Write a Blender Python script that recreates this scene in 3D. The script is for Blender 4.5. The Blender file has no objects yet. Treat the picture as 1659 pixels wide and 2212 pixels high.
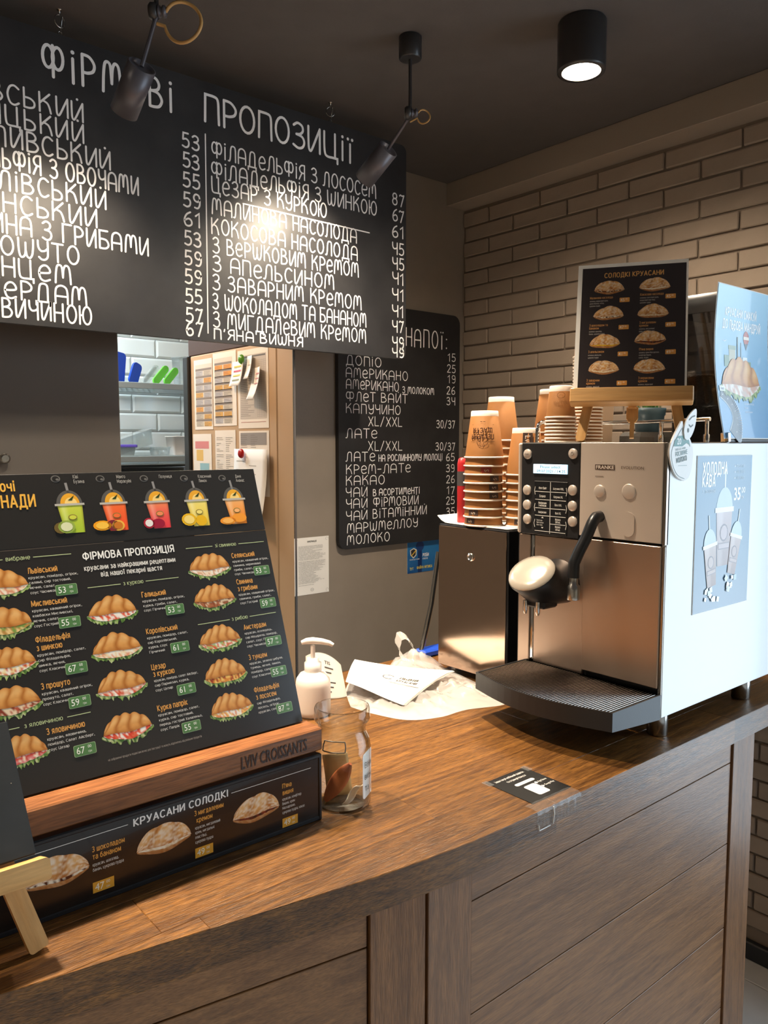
import bpy, math, random
from mathutils import Vector, Matrix, Euler
random.seed(7)
sc = bpy.context.scene
col = sc.collection
PI = math.pi
rad = math.radians

# ---------------------------------------------------------------- camera, sky, exposure
cam = bpy.data.cameras.new('camera')
cam.sensor_fit = 'VERTICAL'
cam.sensor_height = 36.0
cam.lens = 1700.0 / 2212.0 * 36.0
cam.clip_start = 0.05
camo = bpy.data.objects.new('camera', cam)
col.objects.link(camo)
camo.location = (0, 0, 1.583)
camo.rotation_euler = (rad(90 - 4.976), 0, rad(-40))
sc.camera = camo

world = bpy.data.worlds.new('overcast_sky')
sc.world = world
world.use_nodes = True
wbg = world.node_tree.nodes['Background']
wbg.inputs['Color'].default_value = (0.70, 0.86, 1.0, 1)
wbg.inputs['Strength'].default_value = 3.0

WARM = (1.0, 0.83, 0.63)
E_DOWN, E_SPOT, E_KITCHEN, E_AISLE = 104.0, 10.5, 17.0, 16.0

vs = sc.view_settings
sc.display_settings.display_device = 'sRGB'
vs.view_transform = 'Standard'
vs.look = 'None'
vs.exposure = 0.7
vs.gamma = 1.0
vs.use_curve_mapping = False

# a portal in the shop window helps the sky light find its way in
for nm, loc, rot, sx, sy in (('window_portal', (2.42, -0.74, 1.35), (0, rad(90), 0), 2.2, 2.3),):
    l = bpy.data.lights.new(nm, 'AREA')
    l.shape = 'RECTANGLE'; l.size = sx; l.size_y = sy
    l.cycles.is_portal = True
    o = bpy.data.objects.new(nm, l); col.objects.link(o)
    o.location = loc; o.rotation_euler = rot

# ---------------------------------------------------------------- helpers
def lin(c):
    if isinstance(c, str):
        c = c.lstrip('#'); c = [int(c[i:i+2], 16)/255 for i in (0, 2, 4)]
    return tuple((x/12.92 if x <= .04045 else ((x+.055)/1.055)**2.4) for x in c[:3])
def lin4(c): return lin(c) + (1.0,)
def mixc(a, b, t): return tuple(a[i]*(1-t)+b[i]*t for i in range(3))
def hexc(c):
    c = c.lstrip('#'); return tuple(int(c[i:i+2], 16)/255 for i in (0, 2, 4))

MATS = {}
def newmat(name):
    m = bpy.data.materials.new(name); m.use_nodes = True
    nt = m.node_tree
    MATS[name] = m
    return m, nt, nt.nodes['Principled BSDF']
def simple(name, c, rough=.5, metal=0.0, spec=.5, bump=0.0, bscale=200.0, var=0.0, emit=None, estr=0.0, coat=0.0):
    m, nt, b = newmat(name)
    b.inputs['Base Color'].default_value = lin4(c)
    b.inputs['Roughness'].default_value = rough
    b.inputs['Metallic'].default_value = metal
    b.inputs['Specular IOR Level'].default_value = spec
    b.inputs['Coat Weight'].default_value = coat
    b.inputs['Coat Roughness'].default_value = .1
    if emit:
        b.inputs['Emission Color'].default_value = lin4(emit); b.inputs['Emission Strength'].default_value = estr
    if bump or var:
        tc = nt.nodes.new('ShaderNodeTexCoord'); nz = nt.nodes.new('ShaderNodeTexNoise')
        nz.inputs['Scale'].default_value = bscale; nz.inputs['Detail'].default_value = 4
        nt.links.new(tc.outputs['Object'], nz.inputs['Vector'])
        if bump:
            bp = nt.nodes.new('ShaderNodeBump'); bp.inputs['Strength'].default_value = bump; bp.inputs['Distance'].default_value = .002
            nt.links.new(nz.outputs['Fac'], bp.inputs['Height']); nt.links.new(bp.outputs['Normal'], b.inputs['Normal'])
        if var:
            n2 = nt.nodes.new('ShaderNodeTexNoise'); n2.inputs['Scale'].default_value = bscale*.08; n2.inputs['Detail'].default_value = 5
            nt.links.new(tc.outputs['Object'], n2.inputs['Vector'])
            mr = nt.nodes.new('ShaderNodeMapRange'); mr.inputs['From Min'].default_value = .3; mr.inputs['From Max'].default_value = .7
            mr.inputs['To Min'].default_value = 1-var; mr.inputs['To Max'].default_value = 1+var
            nt.links.new(n2.outputs['Fac'], mr.inputs['Value'])
            mx = nt.nodes.new('ShaderNodeVectorMath'); mx.operation = 'SCALE'
            mx.inputs[0].default_value = lin(c); nt.links.new(mr.outputs['Result'], mx.inputs['Scale'])
            nt.links.new(mx.outputs['Vector'], b.inputs['Base Color'])
    return m
def wood(name, c1, c2, axis=0, rough=.4, scale=9.0, stretch=14.0, var=.25, bump=.25, coat=0.0, pores=.5):
    """grain runs along the object's own axis; every piece gets its own offset and shade"""
    m, nt, b = newmat(name)
    N, Lk = nt.nodes.new, nt.links.new
    tc = N('ShaderNodeTexCoord'); oi = N('ShaderNodeObjectInfo')
    ad = N('ShaderNodeVectorMath'); ad.operation = 'MULTIPLY_ADD'
    cb = N('ShaderNodeCombineXYZ'); Lk(oi.outputs['Random'], cb.inputs[0]); Lk(oi.outputs['Random'], cb.inputs[1]); Lk(oi.outputs['Random'], cb.inputs[2])
    ad.inputs[1].default_value = (13.7, 7.3, 5.1)
    Lk(cb.outputs[0], ad.inputs[0]); Lk(tc.outputs['Object'], ad.inputs[2])
    mp = N('ShaderNodeMapping'); s = [stretch]*3; s[axis] = 1.0; mp.inputs['Scale'].default_value = s
    Lk(ad.outputs[0], mp.inputs['Vector'])
    n1 = N('ShaderNodeTexNoise'); n1.inputs['Scale'].default_value = scale*.45; n1.inputs['Detail'].default_value = 6; n1.inputs['Roughness'].default_value = .6; n1.inputs['Distortion'].default_value = .6
    n2 = N('ShaderNodeTexNoise'); n2.inputs['Scale'].default_value = scale*3.2; n2.inputs['Detail'].default_value = 3
    Lk(mp.outputs[0], n1.inputs['Vector']); Lk(mp.outputs[0], n2.inputs['Vector'])
    cr = N('ShaderNodeValToRGB'); cr.color_ramp.elements[0].position = .34; cr.color_ramp.elements[1].position = .68
    cr.color_ramp.elements[0].color = lin4(c1); cr.color_ramp.elements[1].color = lin4(c2)
    Lk(n1.outputs['Fac'], cr.inputs['Fac'])
    mr = N('ShaderNodeMapRange'); mr.inputs['From Min'].default_value = .35; mr.inputs['From Max'].default_value = .6; mr.inputs['To Min'].default_value = pores; mr.inputs['To Max'].default_value = 1.0
    Lk(n2.outputs['Fac'], mr.inputs['Value'])
    mv = N('ShaderNodeMapRange'); mv.inputs['To Min'].default_value = 1-var; mv.inputs['To Max'].default_value = 1+var
    Lk(oi.outputs['Random'], mv.inputs['Value'])
    mu = N('ShaderNodeMath'); mu.operation = 'MULTIPLY'; Lk(mr.outputs[0], mu.inputs[0]); Lk(mv.outputs[0], mu.inputs[1])
    sc_ = N('ShaderNodeVectorMath'); sc_.operation = 'SCALE'; Lk(cr.outputs['Color'], sc_.inputs[0]); Lk(mu.outputs[0], sc_.inputs['Scale'])
    Lk(sc_.outputs[0], b.inputs['Base Color'])
    b.inputs['Roughness'].default_value = rough; b.inputs['Coat Weight'].default_value = coat; b.inputs['Coat Roughness'].default_value = .25
    bp = N('ShaderNodeBump'); bp.inputs['Strength'].default_value = bump; bp.inputs['Distance'].default_value = .0015
    Lk(n2.outputs['Fac'], bp.inputs['Height']); Lk(bp.outputs['Normal'], b.inputs['Normal'])
    return m
def brushed(name, c, axis=1, rough=.3, amt=.12):
    m, nt, b = newmat(name)
    N, Lk = nt.nodes.new, nt.links.new
    tc = N('ShaderNodeTexCoord'); mp = N('ShaderNodeMapping'); s = [900.0]*3; s[axis] = 6.0
    mp.inputs['Scale'].default_value = s; Lk(tc.outputs['Object'], mp.inputs['Vector'])
    nz = N('ShaderNodeTexNoise'); nz.inputs['Scale'].default_value = 1.0; nz.inputs['Detail'].default_value = 2; Lk(mp.outputs[0], nz.inputs['Vector'])
    mr = N('ShaderNodeMapRange'); mr.inputs['To Min'].default_value = rough-amt; mr.inputs['To Max'].default_value = rough+amt
    Lk(nz.outputs['Fac'], mr.inputs['Value']); Lk(mr.outputs[0], b.inputs['Roughness'])
    b.inputs['Base Color'].default_value = lin4(c); b.inputs['Metallic'].default_value = 1.0
    bp = N('ShaderNodeBump'); bp.inputs['Strength'].default_value = .02; bp.inputs['Distance'].default_value = .0004
    Lk(nz.outputs['Fac'], bp.inputs['Height']); Lk(bp.outputs['Normal'], b.inputs['Normal'])
    return m
def thin_clear(name, c, body=.08, rough=.05, milky='#ffffff', edge=1.0, gloss=.6):
    """thin clear sheet: mostly see-through, a little milky, glossy towards grazing angles"""
    m, nt, b = newmat(name)
    N, Lk = nt.nodes.new, nt.links.new
    out = nt.nodes['Material Output']
    tr = N('ShaderNodeBsdfTransparent')
    lw0 = N('ShaderNodeLayerWeight'); lw0.inputs['Blend'].default_value = .5
    p0 = N('ShaderNodeMath'); p0.operation = 'POWER'; p0.inputs[1].default_value = 3.0; Lk(lw0.outputs['Facing'], p0.inputs[0])
    mc_ = N('ShaderNodeMix'); mc_.data_type = 'RGBA'; mc_.inputs['A'].default_value = lin4(c); mc_.inputs['B'].default_value = tuple(x*edge for x in lin(c))+(1,)
    Lk(p0.outputs[0], mc_.inputs['Factor']); Lk(mc_.outputs['Result'], tr.inputs['Color'])
    gl = N('ShaderNodeBsdfGlossy'); gl.inputs['Roughness'].default_value = rough
    b.inputs['Base Color'].default_value = lin4(milky); b.inputs['Roughness'].default_value = .4
    lw = N('ShaderNodeLayerWeight'); lw.inputs['Blend'].default_value = .5
    pw = N('ShaderNodeMath'); pw.operation = 'POWER'; pw.inputs[1].default_value = 4.0; Lk(lw.outputs['Facing'], pw.inputs[0])
    fr = N('ShaderNodeMath'); fr.operation = 'MULTIPLY_ADD'; fr.inputs[1].default_value = gloss; fr.inputs[2].default_value = .035; Lk(pw.outputs[0], fr.inputs[0])
    m1 = N('ShaderNodeMixShader'); m1.inputs[0].default_value = body; Lk(tr.outputs[0], m1.inputs[1]); Lk(b.outputs[0], m1.inputs[2])
    m2 = N('ShaderNodeMixShader'); Lk(fr.outputs[0], m2.inputs[0]); Lk(m1.outputs[0], m2.inputs[1]); Lk(gl.outputs[0], m2.inputs[2])
    Lk(m2.outputs[0], out.inputs['Surface'])
    return m
def printed(name, rough=.35, noise=0.0, coat=0.0):
    m, nt, b = newmat(name)
    at = nt.nodes.new('ShaderNodeAttribute'); at.attribute_name = 'Col'
    b.inputs['Roughness'].default_value = rough; b.inputs['Coat Weight'].default_value = coat
    nt.links.new(at.outputs['Color'], b.inputs['Base Color'])
    return m

simple('taupe_paint', '#948475', .75, bump=.25, bscale=160, var=.05)
simple('beige_plaster', '#91867a', .5, bump=.15, bscale=140, var=.04)
simple('jamb_paint', '#c3a583', .6)
simple('ceiling_paint', '#504a47', .8, bump=.2, bscale=180, var=.05)
simple('beam_paint', '#8d7f71', .7, bump=.12, bscale=120)
simple('mortar', '#807264', .85, bump=.3, bscale=220)
simple('grey_laminate', '#67635f', .35, bump=.05, bscale=300)
simple('baseboard_dark', '#23272c', .5)
simple('floor_tile', '#d3d5d6', .4, var=.08, bscale=90)
simple('grout', '#5a5a58', .9)
simple('off_white_wall', '#cfc8bc', .8)
simple('tile_white', '#d8e0df', .12, coat=.4)
simple('window_frame_dark', '#2b2b2d', .5)
thin_clear('window_glass', '#ffffff', body=.0)
simple('chalk_white', '#ffffff', .8)
simple('black_plastic', '#17181b', .35)
simple('black_satin', '#1d1d1f', .45, bump=.05, bscale=400)
simple('lamp_black', '#2c2a2a', .33)
simple('gunmetal', '#55535a', .36, metal=.35)
simple('button_metal', '#d6c9bd', .35, metal=.4)
simple('shelf_steel', '#a9b2b2', .3, metal=.35)
brushed('polished_steel', '#c4ab98', axis=1, rough=.13, amt=.03)
simple('card_black', '#0c0c0d', .4)
simple('chrome', '#d9dadb', .08, metal=1)
simple('steel_plain', '#b9b5b0', .22, metal=1)
simple('gold_cable', '#b28a52', .4)
brushed('brushed_steel', '#c9b4a4', axis=1, rough=.36, amt=.05)
brushed('brushed_steel_upright', '#a4918a', axis=2, rough=.33)
simple('champagne_metal', '#d8cabd', .45, metal=.4, bump=.05, bscale=900)
simple('pearl_cap', '#cfc4b5', .22, metal=.35, coat=.5)
simple('white_enamel', '#eef3f6', .3, coat=.3)
simple('white_plastic', '#eceae6', .35)
simple('cream_plastic', '#e7ddd4', .45)
simple('paper_white', '#f4f2ee', .7)
simple('paper_warm', '#efe6da', .75)
simple('cup_white', '#f3e9de', .55)
simple('kraft', '#9a6632', .75, bump=.1, bscale=500, var=.05)
simple('kraft_light', '#bf9163', .8, bump=.1, bscale=500, var=.04)
simple('sleeve_dark', '#4b3a34', .7)
simple('sleeve_red', '#8e3127', .7)
simple('marker_red', '#b3262b', .35)
simple('marker_grey', '#4d4a4c', .4)
simple('blue_plastic', '#1f49b8', .35)
simple('green_plastic', '#6fd04c', .35)
simple('purple_plastic', '#5a4aa5', .35)
simple('pot_teal', '#456170', .4)
simple('grass_green', '#4e7f3c', .6)
simple('slate', '#4a4845', .7, bump=.5, bscale=90)
simple('bean_brown', '#1c1310', .4, bump=.6, bscale=260)
simple('magnet_green', '#5a9a2f', .3)
simple('magnet_red', '#b32020', .25)
simple('spoon_wood', '#8d4a28', .5)
simple('kraft_note', '#b99a6b', .8)
simple('lens_glow', '#fff2dd', .5, emit='#fff0d8', estr=22.0)
simple('reflector_white', '#f6f1e8', .35)
simple('screen_lit', '#bfe3f2', .4, emit='#b8e4f8', estr=.9)
simple('jar_metal', '#6b655c', .4, metal=.5)
thin_clear('clear_glass', '#fbfdfc', body=.0, rough=.02, edge=.3, gloss=.95)
thin_clear('plastic_film', '#fefdfc', body=.30, rough=.10, milky='#fffaf5')
thin_clear('clear_plastic', '#eef2f2', body=.22, rough=.12, milky='#eef3f3')
thin_clear('smoked_plastic', '#7d7c7c', body=.18, rough=.06, milky='#1a1a1c')
thin_clear('adhesive_tape', '#fbfbfa', body=.05, rough=.15)
wood('oak_counter', '#553519', '#8d5f2c', axis=0, rough=.33, scale=17, stretch=13, var=.2, bump=.4, coat=.1, pores=.42)
wood('front_oak', '#6c4726', '#91653b', axis=0, rough=.42, scale=15, stretch=14, var=.1, bump=.3, pores=.72, coat=.15)
wood('front_oak_upright', '#684426', '#8b603a', axis=2, rough=.42, scale=15, stretch=14, var=.1, bump=.4, pores=.68, coat=.15)
wood('ledge_wood', '#7c4a25', '#a4683a', axis=0, rough=.4, scale=9, stretch=14, var=.05, bump=.3, pores=.6)
wood('pine', '#c08a4c', '#dcae72', axis=0, rough=.45, scale=7, stretch=9, var=.1, bump=.1, pores=.9)
wood('pine_upright', '#c08a4c', '#dcae72', axis=1, rough=.45, scale=7, stretch=9, var=.1, bump=.1, pores=.9)
printed('print_matte', .45)
printed('print_gloss', .22, coat=.3)
def chalkboard(name, c, rough, spec=.5):
    m, nt, b = newmat(name)
    N, Lk = nt.nodes.new, nt.links.new
    tc = N('ShaderNodeTexCoord'); n1 = N('ShaderNodeTexNoise'); n1.inputs['Scale'].default_value = 5; n1.inputs['Detail'].default_value = 7; n1.inputs['Roughness'].default_value = .6
    Lk(tc.outputs['Object'], n1.inputs['Vector'])
    cr = N('ShaderNodeValToRGB'); cr.color_ramp.elements[0].position = .35; cr.color_ramp.elements[1].position = .75
    a = lin(c); cr.color_ramp.elements[0].color = a+(1,); cr.color_ramp.elements[1].color = tuple(x*1.7+.006 for x in a)+(1,)
    Lk(n1.outputs['Fac'], cr.inputs['Fac']); Lk(cr.outputs[0], b.inputs['Base Color'])
    n2 = N('ShaderNodeTexNoise'); n2.inputs['Scale'].default_value = 14; n2.inputs['Detail'].default_value = 6
    Lk(tc.outputs['Object'], n2.inputs['Vector'])
    mr = N('ShaderNodeMapRange'); mr.inputs['To Min'].default_value = rough-.08; mr.inputs['To Max'].default_value = rough+.12
    Lk(n2.outputs['Fac'], mr.inputs['Value']); Lk(mr.outputs[0], b.inputs['Roughness'])
    b.inputs['Specular IOR Level'].default_value = spec
    bp = N('ShaderNodeBump'); bp.inputs['Strength'].default_value = .25; bp.inputs['Distance'].default_value = .004
    Lk(n2.outputs['Fac'], bp.inputs['Height']); Lk(bp.outputs['Normal'], b.inputs['Normal'])
    return m
chalkboard('chalkboard_gloss', '#242324', .44)
chalkboard('chalkboard_navy', '#12171c', .6, .15)
simple('room_wall', '#b3a28a', .8, bump=.1, bscale=120)
chalkboard('chalkboard_matte', '#1d1d1f', .5)

# ---------------------------------------------------------------- mesh building
class MB:
    def __init__(s): s.v, s.f, s.sm = [], [], []
    def add(s, vs, fs, smooth=False, M=None):
        o = len(s.v)
        for p in vs:
            p = Vector(p)
            s.v.append(M @ p if M else p)
        for f in fs:
            s.f.append(tuple(i+o for i in f)); s.sm.append(smooth)
        return s
    def box(s, a, b, bev=0.0, M=None):
        x0, y0, z0 = (min(a[i], b[i]) for i in range(3)); x1, y1, z1 = (max(a[i], b[i]) for i in range(3))
        if bev <= 0:
            vs = [(x0,y0,z0),(x1,y0,z0),(x1,y1,z0),(x0,y1,z0),(x0,y0,z1),(x1,y0,z1),(x1,y1,z1),(x0,y1,z1)]
            return s.add(vs, [(3,2,1,0),(4,5,6,7),(0,1,5,4),(1,2,6,5),(2,3,7,6),(3,0,4,7)], M=M)
        bev = min(bev, (x1-x0)*.45, (y1-y0)*.45, (z1-z0)*.45)
        X, Y, Z = (x0, x1), (y0, y1), (z0, z1)
        vs, idx = [], {}
        for i in (0, 1):
            for j in (0, 1):
                for k in (0, 1):
                    c = (X[i], Y[j], Z[k]); d = (bev*(1-2*i), bev*(1-2*j), bev*(1-2*k))
                    for ax in range(3):   # vertex lying on the face normal to ax
                        idx[i, j, k, ax] = len(vs)
                        vs.append(tuple(c[q] + (0 if q == ax else d[q]) for q in range(3)))
        fs = []
        def q(*n): fs.append(tuple(idx[t] for t in n))
        for i in (0, 1):
            q((i,0,0,0),(i,1,0,0),(i,1,1,0),(i,0,1,0)); q((0,i,0,1),(1,i,0,1),(1,i,1,1),(0,i,1,1)); q((0,0,i,2),(1,0,i,2),(1,1,i,2),(0,1,i,2))
        for i in (0, 1):
            for j in (0, 1):
                q((i,j,0,0),(i,j,1,0),(i,j,1,1),(i,j,0,1)); q((i,0,j,0),(i,1,j,0),(i,1,j,2),(i,0,j,2)); q((0,i,j,1),(1,i,j,1),(1,i,j,2),(0,i,j,2))
                for k in (0, 1): q((i,j,k,0),(i,j,k,1),(i,j,k,2))
        c0 = Vector(((x0+x1)/2, (y0+y1)/2, (z0+z1)/2)); out = []
        for f in fs:
            p = [Vector(vs[t]) for t in f]; n = (p[1]-p[0]).cross(p[2]-p[0]); m = sum(p, Vector())/len(p)
            out.append(f if n.dot(m-c0) > 0 else f[::-1])
        return s.add(vs, out, M=M)
    def prism(s, poly, z0, z1, M=None, smooth=False):
        n = len(poly); a = sum(poly[i][0]*poly[(i+1)%n][1]-poly[(i+1)%n][0]*poly[i][1] for i in range(n))
        if a < 0: poly = poly[::-1]
        vs = [(p[0], p[1], z0) for p in poly] + [(p[0], p[1], z1) for p in poly]
        s.add(vs, [tuple(range(n))[::-1], tuple(range(n, 2*n))], M=M)
        s.add(vs, [(i, (i+1) % n, n+(i+1) % n, n+i) for i in range(n)], smooth, M=M)
        return s
    def lathe(s, prof, n=24, M=None, smooth=True, cap0=True, cap1=True):
        """prof: (r, z) from bottom to top"""
        vs = []
        for r, z in prof:
            vs += [(r*math.cos(2*PI*k/n), r*math.sin(2*PI*k/n), z) for k in range(n)]
        fs = [(i*n+k, i*n+(k+1) % n, (i+1)*n+(k+1) % n, (i+1)*n+k) for i in range(len(prof)-1) for k in range(n)]
        s.add(vs, fs, smooth, M)
        if cap0: s.add(vs[:n], [tuple(range(n))[::-1]], False, M)
        if cap1: s.add(vs[-n:], [tuple(range(n))], False, M)
        return s
    def tube(s, pts, r, n=10, closed=False, caps=True, M=None):
        pts = [Vector(p) for p in pts]; m = len(pts)
        rs = r if isinstance(r, (list, tuple)) else [r]*m
        rings, prev = [], None
        for i, p in enumerate(pts):
            if closed: t = pts[(i+1) % m]-pts[i-1]
            else: t = pts[min(i+1, m-1)]-pts[max(i-1, 0)]
            t.normalize()
            if prev is None:
                a = Vector((0, 0, 1)) if abs(t.z) < .9 else Vector((1, 0, 0)); u = t.cross(a).normalized()
            else:
                u = prev - t*prev.dot(t); u.normalize()
            prev = u; w = t.cross(u)
            rings.append([p + (u*math.cos(2*PI*k/n) + w*math.sin(2*PI*k/n))*rs[i] for k in range(n)])
        vs = [v for rg in rings for v in rg]
        fs = [(i*n+k, i*n+(k+1) % n, ((i+1) % m)*n+(k+1) % n, ((i+1) % m)*n+k) for i in range(m if closed else m-1) for k in range(n)]
        s.add(vs, fs, True, M)
        if caps and not closed:
            s.add(rings[0], [tuple(range(n))[::-1]], False, M); s.add(rings[-1], [tuple(range(n))], False, M)
        return s
    def loft(s, rings, caps=True, smooth=True, M=None):
        n = len(rings[0]); vs = [v for r in rings for v in r]
        s.add(vs, [(i*n+k, i*n+(k+1) % n, (i+1)*n+(k+1) % n, (i+1)*n+k) for i in range(len(rings)-1) for k in range(n)], smooth, M)
        if caps:
            s.add(rings[0], [tuple(range(n))[::-1]], False, M); s.add(rings[-1], [tuple(range(n))], False, M)
        return s
    def grid(s, fn, nu, nv, smooth=True, M=None):
        vs = [fn(i/nu, j/nv) for j in range(nv+1) for i in range(nu+1)]
        return s.add(vs, [(j*(nu+1)+i, j*(nu+1)+i+1, (j+1)*(nu+1)+i+1, (j+1)*(nu+1)+i) for j in range(nv) for i in range(nu)], smooth, M)

def wm(o):
    m = o.matrix_basis.copy()
    return wm(o.parent) @ m if o.parent else m
def obj(name, mb, mat, parent=None, local=False, base=False):
    """one mesh object; its origin goes to the middle (or base) of the mesh"""
    inv = wm(parent).inverted() if (parent and not local) else None
    P = [inv @ p if inv else p for p in mb.v]
    lo = [min(p[i] for p in P) for i in range(3)]; hi = [max(p[i] for p in P) for i in range(3)]
    c = Vector([(lo[i]+hi[i])/2 for i in range(3)])
    if base: c.z = lo[2]
    me = bpy.data.meshes.new(name)
    me.from_pydata([p-c for p in P], [], mb.f)
    me.polygons.foreach_set('use_smooth', mb.sm)
    me.materials.append(MATS[mat] if isinstance(mat, str) else mat)
    me.update()
    o = bpy.data.objects.new(name, me); col.objects.link(o)
    o.location = c
    if parent: o.parent = parent
    return o
def tag(o, label=None, cat=None, group=None, kind=None):
    if label: o['label'] = label
    if cat: o['category'] = cat
    if group: o['group'] = group
    if kind: o['kind'] = kind
    return o
def thing(name, label, cat, loc=(0, 0, 0), rot=(0, 0, 0), group=None):
    o = bpy.data.objects.new(name, None); col.objects.link(o)
    o.empty_display_size = .05
    o.location = loc; o.rotation_euler = rot
    return tag(o, label, cat, group)
def struct(name, mb, mat, parent=None, local=False):
    o = obj(name, mb, mat, parent, local)
    if not parent: o['kind'] = 'structure'
    return o
def dup(o, loc=None, parent=None, rz=None):
    c = o.copy(); col.objects.link(c); c.parent = parent
    if loc is not None: c.location = loc
    if rz is not None: c.rotation_euler = (0, 0, rz)
    for ch in list(o.children):
        d = ch.copy(); col.objects.link(d); d.parent = c
    return c
def rrect(x0, y0, x1, y1, r, n=5):
    p = []
    for cx, cy, a in ((x1-r, y0+r, -90), (x1-r, y1-r, 0), (x0+r, y1-r, 90), (x0+r, y0+r, 180)):
        p += [(cx+r*math.cos(rad(a+90*k/n)), cy+r*math.sin(rad(a+90*k/n))) for k in range(n+1)]
    return p
def arc(c, r, a0, a1, n, plane='xz'):
    out = []
    for k in range(n+1):
        a = rad(a0+(a1-a0)*k/n); x, y = r*math.cos(a), r*math.sin(a)
        out.append(Vector(c)+Vector({'xz': (x, 0, y), 'xy': (x, y, 0), 'yz': (0, x, y)}[plane]))
    return out
# ---------------------------------------------------------------- lettering
GL = {}
def load_glyphs():
    chars = 'ABCDEFGHIJKLMNOPQRSTUVWXYZabcdefghijklmnopqrstuvwxyz0123456789.,:;!?-/\'&()%+*'
    made = []
    for bold in (0, 1):
        for c in ['']+list(chars):
            for full in ((0, 1) if c else (1,)):
                cu = bpy.data.curves.new('glyph', 'FONT'); cu.body = c if not full else 'H'+c+'H'
                cu.size = 1.0; cu.resolution_u = 2; cu.fill_mode = 'FRONT'; cu.offset = .018 if bold else .003
                o = bpy.data.objects.new('glyph', cu); col.objects.link(o); made.append((bold, c, full, o))
    dg = bpy.context.evaluated_depsgraph_get(); dg.update()
    w = {}
    for bold, c, full, o in made:
        e = o.evaluated_get(dg); me = e.to_mesh()
        if full: w[bold, c] = max(v.co.x for v in me.vertices) if len(me.vertices) else 0
        else: GL[bold, c] = ([(v.co.x, v.co.y, 0.0) for v in me.vertices], [tuple(p.vertices) for p in me.polygons])
        e.to_mesh_clear()
    for bold in (0, 1):
        for c in chars: GL[bold, c] += (w[bold, c]-w[bold, ''],)
        GL[bold, ' '] = ([], [], .26)
    for _, _, _, o in made:
        cu = o.data; bpy.data.objects.remove(o); bpy.data.curves.remove(cu)
load_glyphs()
CAP = max(y for x, y, q in GL[0, 'H'][0])
def catmull(p, n=5):
    out = []
    for i in range(len(p)-1):
        p0, p1, p2, p3 = p[max(i-1, 0)], p[i], p[i+1], p[min(i+2, len(p)-1)]
        for k in range(n):
            t = k/n
            out.append(tuple(.5*(2*p1[q]+(p2[q]-p0[q])*t+(2*p0[q]-5*p1[q]+4*p2[q]-p3[q])*t*t+(3*p1[q]-p0[q]-3*p2[q]+p3[q])*t**3) for q in (0, 1)))
    return out+[tuple(p[-1])]

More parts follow.
